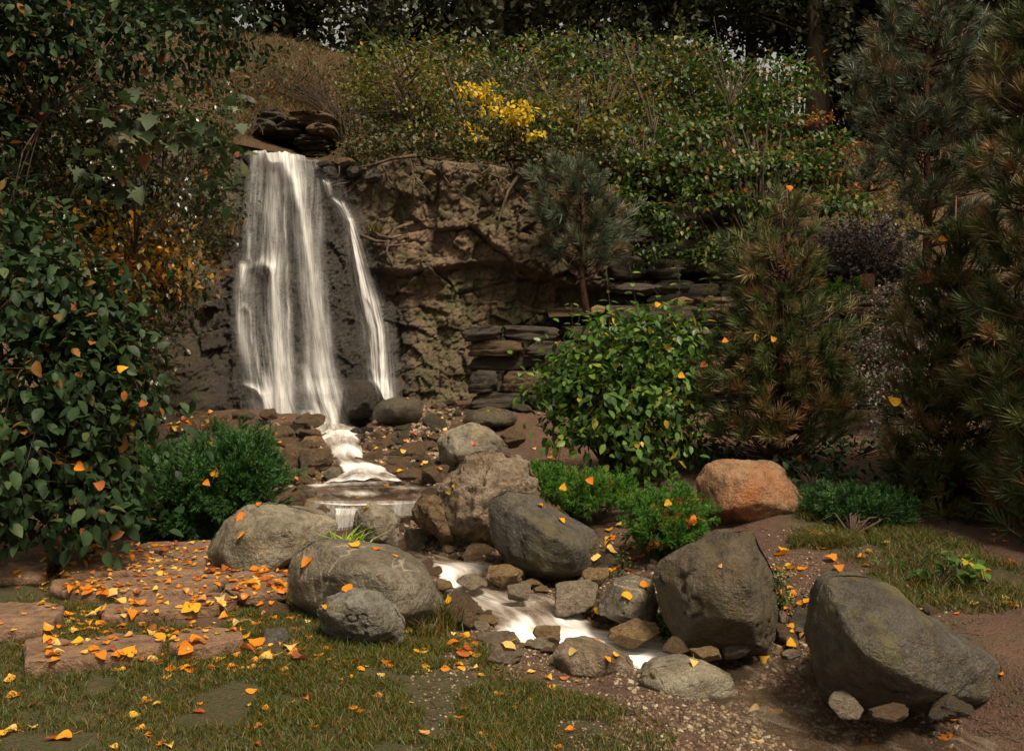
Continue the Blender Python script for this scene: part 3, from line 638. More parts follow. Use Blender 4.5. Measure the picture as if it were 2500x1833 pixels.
RS = [ # name, label, px, py, w, h, mat, k, extra
 ('oval dark wet stone tucked between the round wet boulder and the red slab', 1062,1030,66,42,'wetolive',1,{}),
 ('golden flat stone lying in the bend of the stream', 1546,1540,128,66,'tan',2,{'sub':5,'Y':6.12}),
 ('mossy golden stone sticking out of the white water', 1338,1541,76,52,'tan',3,{'sub':4,'tilt':22,'Y':6.15}),
 ('blocky pitted stone in front of the arching boulder', 1408,1452,110,72,'pale',4,{'sub':5,'Y':6.72}),
 ('yellowish angular stone wedged under the arching boulder', 1453,1411,68,54,'tan',5,{'Y':6.95}),
 ('golden rounded stone on the far bank of the stream', 1232,1405,92,52,'tan',6,{'Y':7.2}),
 ('pale triangular stone on the stream bank below the golden rounded one', 1268,1442,60,40,'pale',7,{'Y':6.87}),
 ('whitish stone with water parting round it at the head of the lower stream', 1152,1418,78,42,'pale',8,{'Y':7.12}),
 ('cracked brown stone on the left bank of the stream next to grass', 1124,1486,82,76,'brown',9,{'sub':5,'tilt':18,'Y':6.35}),
 ('small pale smooth pebble-like stone on the left bank', 1171,1528,52,26,'pale',10,{}),
 ('grey crusted stone on the left bank near the bottom edge', 1205,1562,86,40,'rough',11,{}),
 ('low pale stone at the bottom edge left of the stream', 1235,1600,92,54,'rough',12,{}),
 ('small brown stone beside the left bank pebble', 1182,1502,40,30,'brown',13,{}),
 ('upright stone with rust spots in the middle of the rock pile', 1020,1325,74,80,'granite',14,{'sub':5}),
 ('dark brown stone under the tall rough boulder at the stream head', 1168,1352,76,56,'brown',15,{}),
 ('reddish-brown small stone between dark stone and golden stone', 1218,1375,40,34,'brown',16,{}),
 ('squared dark stone between arching boulder and earth path', 1488,1366,56,56,'dark',17,{}),
 ('flat sandy stone on the bank above the low juniper', 1332,1140,100,40,'tan',18,{}),
 ('dark angular stone left of the huge corner boulder', 1958,1510,66,68,'bluish',19,{}),
 ('light grey stone showing over the dark juniper', 398,1078,74,56,'granite',20,{}),
 ('flat brown stone on the slope under the wet cliff', 455,1045,80,34,'brown',21,{}),
 ('round violet-grey stone in the lawn', 676,1552,66,46,'grey_gneiss',22,{'sub':4}),
 ('dark rough stone sunk in the lawn beside the slabs', 668,1486,78,40,'brown',23,{}),
 ('flat grey stone beside the banded boulder in grass', 800,1452,60,26,'granite',24,{}),
 ('golden-brown top block of the rubble left of the white chute', 754,1085,54,40,'tan',25,{}),
 ('dark craggy block under the golden one beside the chute', 772,1128,86,70,'brown',26,{}),
 ('large craggy brown block against the juniper', 712,1120,70,70,'brown',27,{}),
 ('jagged brown block at the upper left of the rubble', 690,1062,70,50,'brown',28,{}),
 ('slanting brown slab at the left edge of the pool', 715,1165,80,50,'brown',29,{}),
 ('round speckled grey stone at the end of the chute', 815,1158,56,38,'granite',30,{}),
 ('broken brown rock on the left shore under the pool', 715,1222,70,52,'brown',31,{'Y':9.4}),
 ('dark block forming the left side of the small cascade', 782,1262,80,62,'brown',32,{'Y':8.9}),
 ('reddish pointed rock splitting the water above the pool', 888,1132,56,32,'brown',33,{'tilt':25}),
 ('small brown rock in the water under the pointed one', 906,1158,36,34,'brown',34,{}),
 ('dark flat stone awash in the pool', 915,1194,76,20,'wetolive',35,{}),
 ('brown flat block on the right shore of the pool', 1006,1158,76,36,'brown',36,{}),
 ('rounded brown block beside the flat block on the right shore', 1062,1162,70,56,'brown',37,{}),
 ('small tan stone perched between two brown blocks', 1096,1165,30,24,'tan',38,{}),
 ('dark upright stone between cascade boulder and wedge rock', 990,1262,48,54,'brown',39,{'Y':8.9}),
 ('tiny reddish block beside the pool outlet', 1002,1233,26,28,'brown',40,{'Y':9.0}),
 ('dark wet rock at the right of the pool with a leaf', 1020,1190,50,26,'wetblack',41,{}),
 ('flat brown rock in front of the wet round boulder', 918,1062,56,24,'brown',42,{}),
 ('slanting brown slab in the right rubble', 930,1085,60,34,'brown',43,{'tilt':-25}),
 ('low olive rock right of the slanting slab', 985,1046,50,22,'wetolive',44,{}),
 ('sharp brown rock beside the chute in the right rubble', 910,1110,60,32,'brown',45,{'tilt':-15}),
 ('mid brown block in the right rubble above the pool', 978,1130,66,40,'brown',46,{}),
 ('wet black rock at the top right of the chute', 858,1060,50,34,'wetblack',47,{}),
 ('wet black rock right at the base of the main fall', 870,1035,56,34,'wetblack',48,{}),
 ('low brown rock under the split boulder', 1145,1085,80,44,'brown',49,{}),
 ('broad brown rock right of the split boulder on the path edge', 1250,1068,70,46,'brown',50,{'Y':11.6}),
 ('angular rusty rock under the tall boulder on its right', 1290,1190,60,90,'brown',51,{'Y':9.3}),
 ('small grey rock at the base of the big peaked boulder', 1840,1545,50,64,'pale',52,{'Y':6.0}),
 ('buff flat rock on the gravel near the bottom right', 1905,1590,44,18,'tan',53,{}),
 ('pale rock in the shallows at the bottom right', 1838,1610,54,24,'pale',54,{}),
 ('small brown stone on the right edge above the corner boulder', 2272,1490,36,26,'brown',55,{}),
 ('tan rock on the terrace behind the leafy shrub, left one', 1472,762,66,34,'tan',56,{'Y':14.1}),
 ('broad tan rock on the terrace between shrub and pine', 1670,742,90,36,'tan',57,{'Y':13.9}),
 ('orange rounded rock on the terrace right of the big pine', 2112,692,54,52,'orange',58,{'Y':13.6}),
 ('dark square stone on top of the stacked wall beside the slender pine', 1560,705,120,30,'layer',59,{'Y':14.6}),
 ('wide flat dark stone at the foot of the stacked wall', 1270,993,60,20,'layer',60,{'Y':13.5}),
 ('flat grey rock jutting from the slope above the falls', 600,248,64,24,'grey_gneiss',61,{'Y':16.4,'tilt':14}),
 ('rounded brown rock at the left rim of the pool',742,1200,60,40,'brown',80,{'Y':9.9}),
 ('craggy tan rock closing the left end of the pool lip',762,1240,64,50,'tan',81,{'Y':9.1}),
 ('small rock at the far left rim of the pool',740,1176,46,28,'brown',82,{'Y':10.8}),
 ('rock closing the right end of the pool lip',1040,1240,60,60,'brown',83,{'Y':8.9}),
 ('low wet rock at the right rim of the pool',1056,1206,60,34,'wetolive',84,{'Y':9.6}),
 ('brown rock behind the right rim of the pool',1032,1180,56,30,'brown',85,{'Y':10.4}),
 ('dark ledge rock beside the small cascade on its left',796,1285,44,50,'brown',86,{'Y':8.75}),
 ('long dark ledge stone under the curtain of water, left part',835,1262,150,46,'wetolive',70,{'Y':9.35}),
 ('long dark ledge stone under the curtain of water, right part',965,1262,130,44,'wetolive',71,{'Y':9.35}),
 ('dark knob of rock at the left end of the waterfall lip',604,384,30,26,'wetblack',72,{'Y':14.75}),
 ('dark rock wedged under the left foot of the peaked boulder',1650,1572,70,40,'brown',110,{'Y':5.75}),
 ('flat tan rock in the shallows under the peaked boulder',1720,1592,80,34,'tan',111,{'Y':5.65}),
 ('grey rock in the shallows right of the flat tan one',1800,1580,70,44,'granite',112,{'Y':5.75}),
 ('brown rock against the left foot of the corner boulder',1985,1640,64,50,'brown',113,{'Y':5.15}),
 ('pale rock below the corner boulder',2060,1716,90,50,'pale',114,{'Y':4.75}),
 ('brown flat rock below the middle of the corner boulder',2170,1738,110,44,'brown',115,{'Y':4.7}),
 ('dark rock below the right end of the corner boulder',2320,1722,110,60,'dark',116,{'Y':4.8}),
 ('small tan rock in the shallow water at the very bottom',1870,1700,60,34,'tan',117,{}),
 ('brown craggy rock against the foot of the left veil of the falls',605,1042,62,36,'brown',90,{}),
 ('dark wet rock under the middle veil of the falls',648,1040,40,26,'wetblack',91,{}),
 ('small reddish rock at the foot of the middle veil',700,1040,30,24,'brown',92,{}),
 ('black wet rock just left of the chute head',724,1050,40,34,'wetblack',93,{}),
 ('brown rock at the left foot of the cliff',560,1050,60,34,'brown',94,{}),
 ('small dark stone parting the water on the waterfall lip',662,374,18,10,'wetblack',73,{'Y':14.75}),
 ('dark wet rock right under the lip beside the thin fall',806,432,40,30,'wetblack',74,{'Y':14.95}),
 ('small dark stone at the right end of the waterfall lip', 793,400,40,16,'wetblack',62,{'Y':14.7}),
]
for lab, px, py, w, h, mt, k, ex in RS: rock('rock', lab, px, py, w, h, mt, k, **ex)

# rocks and stones lining both banks
SM = [('rock','tan'),('rock','pale'),('rock','brown'),('rock','brown'),('rock','granite')]
for c_, dep in CARVE[:1]:
    for i in range(96):
        k = int(rng.integers(6, 74)); cx, cy, cz, w = c_[k]; sd_ = 1 if i % 2 else -1; tx_, ty_ = c_[k + 1][0] - c_[k - 1][0], c_[k + 1][1] - c_[k - 1][1]; L_ = math.hypot(tx_, ty_); nx_, ny_ = ty_ / L_ * sd_, -tx_ / L_ * sd_
        q = w * rng.uniform(.88, 1.2); x, y = cx + nx_ * q, cy + ny_ * q; s_ = rng.uniform(.05, .15) * (1.3 if rng.random() < .25 else 1); mt = ('tan', 'pale', 'brown', 'brown')[int(rng.integers(0, 4))]; me, V, T = rock_mesh(int(rng.integers(10, 22)), 3, mt)
        Mt = Matrix.Translation((x, y, float(gz(np.array(x), np.array(y))) + s_ * .2)) @ Matrix.Rotation(rng.uniform(0, 6.28), 4, 'Z') @ Matrix.Diagonal((s_, s_ * rng.uniform(.6, 1), s_ * rng.uniform(.5, .8), 1))
        o = bpy.data.objects.new('bank_rock', me); col.objects.link(o); o.matrix_world = Mt; tag(o, {'tan': 'golden', 'pale': 'pale', 'brown': 'brown'}[mt] + ' rock at the water edge on the ' + ('far' if sd_ > 0 else 'near') + ' bank of the lower stream', 'rock', 'rocks lining the lower stream')
        A = np.array(Mt); surf_add(V @ A[:3, :3].T + A[:3, 3], T)
for lab, px, py, w, h, mt, k, ex in [('mossy brown rock left of the waterfall lip',566,372,60,40,'brown',95,{'Y':14.8}),('dark flat rock on the soil right of the waterfall lip',838,398,60,24,'brown',96,{'Y':15.0}),('brown block on the cliff edge right of the lip',872,418,50,30,'layer',97,{'Y':15.0}),
 ('squared brown stone protruding under the cliff edge',918,432,52,24,'layer',98,{'Y':15.0}),('square tan block under the roots on the cliff edge',1010,396,44,34,'brown',99,{'Y':15.05}),('tan block beside the square one on the cliff edge',1048,428,34,26,'tan',100,{'Y':14.95}),('pair-topping block over the big cliff face',1105,440,60,40,'brown',101,{'Y':14.95})]: rock('rock', lab, px, py, w, h, mt, k, **ex)
# loose rubble: individual stones near, joined gravel beyond
ZON = [ # x0
 (440,1015,660,1062,26,(24,54),('brown','brown','layer'),'brown broken rock along the foot of the wet cliff on the left','broken rocks at the left cliff foot'),
 (650,1035,770,1180,34,(34,66),('brown','brown','tan'),'craggy brown block in the rubble left of the white chute','rubble blocks left of the chute'),
 (870,1050,1120,1165,34,(30,58),('brown','brown','wetolive'),'craggy brown block in the rubble right of the white chute','rubble blocks right of the chute'),
 (960,1240,1230,1350,30,(30,64),('brown','brown','granite'),'brown block jammed between the boulders of the rock pile','blocks between the pile boulders'),
 (1200,1380,1480,1470,16,(30,56),('tan','pale','brown'),'tan block on the bank below the arching boulder','bank blocks below the arching boulder'),
 (1790,1500,1960,1600,8,(28,46),('pale','brown'),'buff block beside the foot of the peaked boulder','blocks at the foot of the peaked boulder'),
 #,y0,x1,y1,count,size range,mats,group label
 (850,1040,1130,1160,40,(14,34),('brown','brown','tan','wetolive'),'small brown stone in the rubble right of the white chute','rubble stones right of the chute'),
 (790,1020,905,1085,18,(18,36),('wetblack',),'small wet black stone at the foot of the waterfall','wet black stones under the falls'),
 (640,1035,860,1180,26,(18,42),('brown','brown','tan'),'small brown stone in the rubble left of the white chute','rubble stones left of the chute'),
 (1240,1380,1480,1460,16,(14,34),('tan','pale','brown'),'small tan stone on the bank below the arching boulder','bank stones below the arching boulder'),
 (1460,1320,1610,1420,20,(12,30),('tan','pale','brown'),'small stone between the arching boulder and the peaked boulder','stones between the two large boulders'),
 (1790,1540,1990,1625,26,(12,34),('tan','pale','brown'),'small stone on the gravel between the two right boulders','gravel bank stones at bottom right'),
 (1040,1500,1260,1625,16,(12,30),('pale','brown'),'small stone on the muddy left stream bank','left stream bank stones'),
 (880,1300,1200,1370,26,(16,36),('brown','wetolive'),'small wet brown stone at the foot of the rock pile','stones at the foot of the rock pile'),
 (980,990,1130,1050,14,(14,30),('brown','wetolive'),'small brown stone along the foot of the cliff','stones at the foot of the cliff')]
for x0, y0, x1, y1, n, (s0, s1), mats, lab, grp in ZON:
    for i in range(n):
        px, py = rng.uniform(x0, x1), rng.uniform(y0, y1); s = s0 + (s1 - s0) * rng.random() ** 1.8; g = G(px, py)
        me, V, T = rock_mesh(int(rng.integers(0, 10)), 3, mats[int(rng.integers(0, len(mats)))])
        W = s * g.y / F; q = (W, W * rng.uniform(.6, 1), W * rng.uniform(.4, .75))
        Mt = Matrix.Translation(g + Vector((0, 0, q[2] * .28))) @ Matrix.Rotation(rng.uniform(0, 6.28), 4, 'Z') @ Matrix.Rotation(rng.uniform(-.4, .4), 4, 'X') @ Matrix.Diagonal((*q, 1))
        o = bpy.data.objects.new('stone', me); col.objects.link(o); o.matrix_world = Mt; tag(o, lab, 'stone', grp)
        A = np.array(Mt); surf_add(V @ A[:3, :3].T + A[:3, 3], T)
V0, T0 = rand_rock(500, 2); gv = MB(); 
for zx0, zy0, zx1, zy1, n, s in ((640,1030,1150,1190,1800,13),(950,1240,1220,1360,500,14),(1050,1360,2000,1640,3200,10),(1400,1600,2300,1833,900,10),(1250,1300,1620,1450,450,10),(1850,1290,2250,1560,350,6),(950,990,1200,1060,350,12),(1200,1000,1420,1180,150,5),(1000,1560,2300,1833,2600,9),(1850,1290,2350,1833,700,7),(1500,1570,2350,1833,1500,17)):
    for i in range(n):
        g = G(rng.uniform(zx0, zx1), rng.uniform(zy0, zy1)); W = s * rng.uniform(.4, 1.3) * g.y / F
        a = rng.uniform(0, 6.28); rot = np.array([[math.cos(a), -math.sin(a), 0], [math.sin(a), math.cos(a), 0], [0, 0, 1]])
        gv.add((V0 * W * np.array([1, .8, .6])) @ rot.T + np.array(g) + [0, 0, W * .15], T0, rng.random())
m = NM('gravel'); a = m.attr('rnd'); v = m.coord('Object'); c = m.ramp(a, [(0, (.09, .06, .035)), (.4, (.17, .115, .07)), (.75, (.27, .20, .12)), (1, (.42, .35, .26))])
c = m.mix(m.rng(m.noise(v, 60, 4), .4, .65), c, m.mix(1, c, (.4, .35, .3), 'MULTIPLY')); M['gravel'] = m.done(m.pbsdf(c, .65, m.bump(m.noise(v, 80, 3), .01), .4))
tag(gv.build('gravel', M['gravel']), 'loose gravel scattered along the stream banks and the path', 'gravel', kind='stuff')

# ------------------------------------------------------------------ flagstones
SLABS = []
def slab(label, outline, z, thick, seed, tiltx=0.0):
    pts = np.array([tuple(P(x, y, Yz(y, z))) for x, y in outline])[:, :2]; c = pts.mean(0); n = 96
    th = np.linspace(0, 2 * np.pi, n, endpoint=False); rad = np.zeros(n)
    for i, t in enumerate(th):
        d = np.array([math.cos(t), math.sin(t)]); best = .05
        for a, b in zip(pts, np.roll(pts, -1, 0)):
            e = b - a; den = d[0] * e[1] - d[1] * e[0]
            if abs(den) < 1e-9: continue
            q = a - c; s = (q[0] * e[1] - q[1] * e[0]) / den; u = (q[0] * d[1] - q[1] * d[0]) / den
            if s > 0 and -1e-6 <= u <= 1 + 1e-6: best = max(best, s)
        rad[i] = best
    rad *= 1 + .025 * fbm(np.stack([np.cos(th) * 5, np.sin(th) * 5, th * 0 + seed], -1), 3, seed)
    rings = [0.001] + list(np.linspace(.06, .97, 22)) + [.99, 1.0, 1.005, 1.0, .98, .9]
    zs = [0.] * 23 + [-.006, -.018, -.4 * thick, -.75 * thick, -thick, -thick]
    V = []
    for r, dz in zip(rings, zs):
        x = c[0] + np.cos(th) * rad * r; y = c[1] + np.sin(th) * rad * r; p = np.stack([x, y, x * 0 + dz * 3 + seed], -1)
        top = dz > -.01
        zz = z + dz + (.010 * fbm(p * 4, 4, seed) + .007 * np.floor(2.5 * fbm(p * 2.3, 3, seed + 2)) if top else 0)
        if not top: x = x + .014 * fbm(p * 12, 3, seed); y = y + .014 * fbm(p * 12 + 4, 3, seed)
        V.append(np.stack([x, y, zz + (0 * x)], -1))
    V = np.array(V).reshape(-1, 3); T = []
    for i in range(len(rings) - 1):
        for j in range(n):
            k = (j + 1) % n; a, b, cc, dd = i * n + j, i * n + k, (i + 1) * n + k, (i + 1) * n + j; T += [(a, dd, cc), (a, cc, b)]
    T = np.array(T); loc = np.array([c[0], c[1], z - thick])
    o = obj('stone_slab', mesh_np('stone_slab', V - loc, T), M['flag'], loc=Vector(loc)); tag(o, label, 'paving slab', 'flagstones at the lower left'); surf_add(V, T); SLABS.append(pts); return o
slab('broad brown flagstone at the back beside the dark shrub, crack along its front', [(360,1322),(515,1318),(505,1355),(500,1366),(430,1358),(380,1342),(330,1335)], 0.150, .08, 1)
slab('long flagstone across the middle left under many orange leaves', [(150,1358),(230,1340),(330,1342),(385,1348),(430,1364),(500,1372),(498,1392),(330,1396),(150,1402)], 0.140, .08, 2)
slab('wide flagstone in the middle covered by the densest orange leaves', [(130,1408),(330,1402),(500,1397),(560,1398),(528,1430),(470,1440),(330,1446),(180,1444),(120,1430)], 0.130, .08, 3)
slab('pinkish triangular flagstone between the grey boulder and the veined boulder', [(570,1396),(640,1384),(705,1402),(700,1440),(600,1452),(545,1432)], 0.125, .07, 4)
slab('narrow flagstone step with a pale front edge at the lawn', [(240,1478),(330,1458),(450,1448),(555,1442),(580,1458),(520,1476),(400,1488),(300,1500),(250,1496)], 0.115, .08, 5)
slab('front flagstone step at the far left with a thick broken edge', [(60,1560),(190,1556),(280,1540),(400,1548),(392,1572),(300,1590),(200,1602),(60,1610)], 0.110, .10, 6)
slab('short split flagstone step beside the front one', [(412,1572),(430,1548),(520,1532),(590,1540),(592,1556),(520,1574),(440,1584)], 0.100, .08, 7)
slab('flagstone at the far left edge behind the steps', [(-60,1340),(130,1336),(200,1345),(120,1362),(110,1400),(-60,1405)], 0.150, .08, 8)
slab('flagstone at the left edge of the ground beyond the front step', [(-120,1470),(60,1468),(160,1480),(120,1530),(-100,1540)], 0.120, .09, 9)

# ------------------------------------------------------------------ stacked stone walls and outcrops
BK = []
bmc = bmesh.new(); bmesh.ops.create_cube(bmc, size=2); bmesh.ops.subdivide_edges(bmc, edges=bmc.edges[:], cuts=7, use_grid_fill=True); bmesh.ops.triangulate(bmc, faces=bmc.faces[:])
CV = np.array([v.co[:] for v in bmc.verts]); CT = np.array([[v.index for v in f.verts] for f in bmc.faces]); bmc.free()
for k in range(14):
    r = np.random.default_rng(900 + k); V = CV.copy(); rn = np.linalg.norm(V, axis=1, keepdims=True); V = V * (1 - .10 * sstep(1.15, 1.73, rn))
    V[:, 0] += V[:, 2] * r.uniform(-.18, .18) + V[:, 1] * r.uniform(-.15, .15); V[:, 2] += V[:, 0] * r.uniform(-.12, .12)
    K = nrm(np.stack([r.choice([-1, 1], 3) * r.uniform(.5, 1, 3), -r.uniform(.1, .8, 3), r.choice([-1, 1], 3) * r.uniform(.3, 1, 3)], -1)); 
    for n_ in K: d_ = V @ n_ - (V @ n_).max() * r.uniform(.80, .92); V = V - np.maximum(d_, 0)[:, None] * n_
    q = V * np.array([1, 1, .5]); lam = np.stack([V[:, 0] * .8, V[:, 1] * .8, V[:, 2] * 4.5 + k], -1)
    V[:, 1] += .22 * fbm(lam, 3, k) + .12 * fbm(q * 2.5, 3, k + 3); V += .07 * np.stack([fbm(q * 3 + i * 9, 3, k + i) for i in range(3)], -1); V[:, 2] += .05 * fbm(q * 6, 3, k); V[:, 0] += .05 * np.sign(fbm(lam, 2, k + 7))
    V /= (V.max(0) - V.min(0)); BK.append((V, CT))
BKM = {}
def block(parent, x, y, z, w, d, h, mat, k, rz=0, label=None, name='stone'):
    key = (k, mat)
    if key not in BKM: me = mesh_np('stone', *BK[k]); me.materials.append(M[mat]); BKM[key] = me
    o = bpy.data.objects.new(name, BKM[key]); col.objects.link(o); o.parent = parent
    o.matrix_local = Matrix.Translation(Vector((x, y, z)) - parent.location) @ Matrix.Rotation(rz, 4, 'Z') @ Matrix.Rotation(rng.uniform(-.06, .06), 4, 'Y') @ Matrix.Diagonal((w, d, h, 1))
    if label: o['label'] = label
    return o
def stone_wall(name, label, xs, fy, zb, zt_, mat, hr=(.10, .20), wr=(.25, .7), prot=.12, red=None, skip=0):
    x0, x1 = xs; t = thing(name, label, 'stone wall' if 'wall' in name else 'rock outcrop', Vector(((x0 + x1) / 2, fy((x0 + x1) / 2), zb((x0 + x1) / 2))))
    z = 0.0; course = 0
    while True:
        h = rng.uniform(*hr); x = x0 - rng.uniform(0, .06); any_ = False
        while x < x1:
            w = rng.uniform(*wr); xc = x + w / 2; zc = zb(xc) + z + h / 2
            if zc + h * .4 < zt_(xc) and rng.random() > skip:
                mt = mat
                if red and rng.random() < red[0]: mt = red[1]
                block(t, xc, fy(xc) + .20 + rng.uniform(-prot, prot) + z * .10, zc, w * 1.03, .5, h * 1.04, mt, int(rng.integers(0, 14)), math.atan2(fy(xc + .1) - fy(xc - .1), .2)); any_ = True
            x += w
        z += h; course += 1
        if not any_ or course > 40: break
    return t
yw = lambda x: float(np.interp(x, [XP(1150), XP(1500), 4.6, 13], [13.6, 13.3, 12.75, 12.45]))
zw = lambda x: float(np.interp(x, [XP(1130), XP(1175), XP(1180), XP(1300), XP(1310), XP(1430), XP(1700), 13], [1.7, 1.72, 2.02, 2.05, 2.2, 2.22, 2.36, 2.42]))
stone_wall('stone_wall', 'low wall of stacked dark layered stones right of the waterfall cliff', (XP(1152), XP(1640)), yw, lambda x: .72, zw, 'layer', (.12, .30), (.3, .95), red=(.22, 'brown'))
stone_wall('stone_wall', 'continuation of the stacked wall with rust and white layers behind the big pine', (XP(1650), 7.8), yw, lambda x: .62, zw, 'layer', (.07, .16), (.3, .8), red=(.45, 'layer_red'))
stone_wall('rock_outcrop', 'dark layered rock outcrop under the green hillside shrub', (XP(1660), XP(2010)), lambda x: 15.6 + .1 * math.sin(x * 3), lambda x: 2.4, lambda x: float(np.interp(x, [XP(1650), XP(1700), XP(1850), XP(1900), XP(2010)], [3.6, 4.1, 4.25, 3.6, 3.3])), 'layer', (.14, .38), (.45, 1.2), .26, skip=.08, red=(.25, 'bluish'))
stone_wall('rock_outcrop', 'shadowed layered ledges between slender pine and hillside shrub', (XP(1480), XP(1665)), lambda x: 15.35 + .1 * math.sin(x * 4), lambda x: 2.3, lambda x: float(np.interp(x, [XP(1480), XP(1560), XP(1665)], [2.9, 3.4, 3.5])), 'layer', (.14, .34), (.4, 1.0), .24, skip=.12)
t = thing('rock_outcrop', 'dark layered rock overhang with a black hollow above the waterfall lip', 'rock outcrop', P(700, 390, 16))
def blk_px(x0, y0, x1, y1, Y, mat='layer', d=1.6):
    a, b = P(x0, y0, Y), P(x1, y1, Y); block(t, (a.x + b.x) / 2, Y + d / 2, (a.z + b.z) / 2, (b.x - a.x) * 1.02, d, (a.z - b.z) * 1.06, mat, int(rng.integers(0, 14)))
for a in ((612,262,690,292,15.9),(688,265,812,298,15.6,'brown'),(596,284,668,318,15.6),(664,293,738,322,15.7),(734,296,816,324,15.5,'brown'),(640,318,724,334,15.9),(710,322,800,346,15.6),(714,344,798,366,15.7),(720,364,805,392,15.65),(700,366,724,400,15.9),(592,320,616,352,15.8),(590,350,612,376,15.6)): blk_px(*a)
o_ = bpy.data.objects.new('back_stone', BKM[(0, 'layer')] if (0, 'layer') in BKM else list(BKM.values())[0]); col.objects.link(o_); o_.parent = t
o_.matrix_local = Matrix.Translation(Vector(P(665, 350, 17.6)) - t.location) @ Matrix.Diagonal((1.1, .5, .8, 1))

# ------------------------------------------------------------------ water
m = NM('falling_water'); tc = m.n('ShaderNodeTexCoord'); uvs = m.n('ShaderNodeSeparateXYZ'); m.l(tc.outputs['UV'], uvs.inputs[0])
def uvnoise(sx, sy, det=4, sc=1.0, dist=0.0):
    mp = m.n('ShaderNodeMapping'); mp.inputs['Scale'].default_value = (sx, sy, 1); oi = m.n('ShaderNodeObjectInfo')
    ad = m.n('ShaderNodeVectorMath', operation='MULTIPLY_ADD'); m.l(oi.outputs['Random'], ad.inputs[0]); ad.inputs[1].default_value = (31, 17, 5); m.l(tc.outputs['UV'], ad.inputs[2])
    m.l(ad.outputs[0], mp.inputs[0]); return m.noise(mp.outputs[0], sc, det, .6, dist)
nA = uvnoise(15, .55, 4, dist=.35); nB = uvnoise(46, 1.6, 3, dist=.3); nC = uvnoise(9, 2.2, 3)
s_ = m.math('ADD', m.math('MULTIPLY', nA, .5), m.math('ADD', m.math('MULTIPLY', nB, .25), m.math('MULTIPLY', nC, .25)))
al = m.math('MULTIPLY', m.rng(s_, .38, .64, 0.03, 1.12), m.attr('dens')); al = m.math('MINIMUM', al, .98)
cc = m.mix(m.rng(s_, .4, .65), (.70, .68, .66), (.86, .85, .84))
pb = m.pbsdf(cc, .55, m.bump(s_, .02), .3)
tr = m.n('ShaderNodeBsdfTransparent'); tl = m.n('ShaderNodeBsdfTranslucent'); m.l(cc, tl.inputs[0])
mx0 = m.n('ShaderNodeMixShader'); mx0.inputs[0].default_value = .25; m.l(pb, mx0.inputs[1]); m.l(tl.outputs[0], mx0.inputs[2])
mx = m.n('ShaderNodeMixShader'); m.l(al, mx.inputs[0]); m.l(tr.outputs[0], mx.inputs[1]); m.l(mx0.outputs[0], mx.inputs[2])
M['fall'] = m.done(mx.outputs[0])
def strand(parent, pts, d0, d1=None, off=.06, n=70, nc=15, name='water_strand', surf='cliff', edge=.6, sd=0, bow=0.0):
    """pts: (px,py,width_px[,density])"""
    d1 = d0 if d1 is None else d1; A = np.array([p[:3] for p in pts], float); A = dens(A, n); t = np.linspace(0, 1, n)
    dn = np.interp(t, np.linspace(0, 1, len(pts)), [p[3] if len(p) > 3 else 1 for p in pts]) * (d0 + (d1 - d0) * t)
    u = np.linspace(-1, 1, nc); V = np.zeros((n, nc, 3)); D = np.zeros((n, nc)); UV = np.zeros((n, nc, 2)); L = 0
    wob = fbm(np.stack([t * 9, t * 0 + sd, t * 0], -1), 3, 5) * 2.0
    for i in range(n):
        x, y, w = A[i]; x += wob[i]
        if surf == 'cliff': Yc_ = np.array([cliff_Y(x + uu * w / 2, y) for uu in u[::7]]); Ys = np.interp(u, u[::7], Yc_)
        else: Ys = surf(y) - bow * (1 - u ** 2)
        for j in range(nc):
            Y = Ys[j] - off * (1.0 - .55 * u[j] ** 2) - .012 * math.sin(j * 2.1 + sd) ; V[i, j] = P(x + u[j] * w / 2, y, Y)
        if i: L += np.linalg.norm(V[i, nc // 2] - V[i - 1, nc // 2])
        ww = w * Ys[0] / F; UV[i, :, 0] = (u * ww / 2) + sd * 1.7; UV[i, :, 1] = L
        D[i] = dn[i] * (1 - sstep(1 - edge * 1.6, 1.0, np.abs(u)))
    D *= sstep(0, .03, t)[:, None] * (1 - sstep(.96, 1, t))[:, None] * .15 + .85
    loc = parent.location
    me = mesh_np(name, V.reshape(-1, 3) - np.array(loc), gridT(n, nc), {'dens': D.ravel()}, uv=UV.reshape(-1, 2)); return obj(name, me, M['fall'], parent)
wf = bpy.data.objects.new('waterfall', None); col.objects.link(wf); wf.location = P(720, 1030, 14.2)
tag(wf, 'tall silky white waterfall of several veils falling down the dark cliff', 'waterfall')
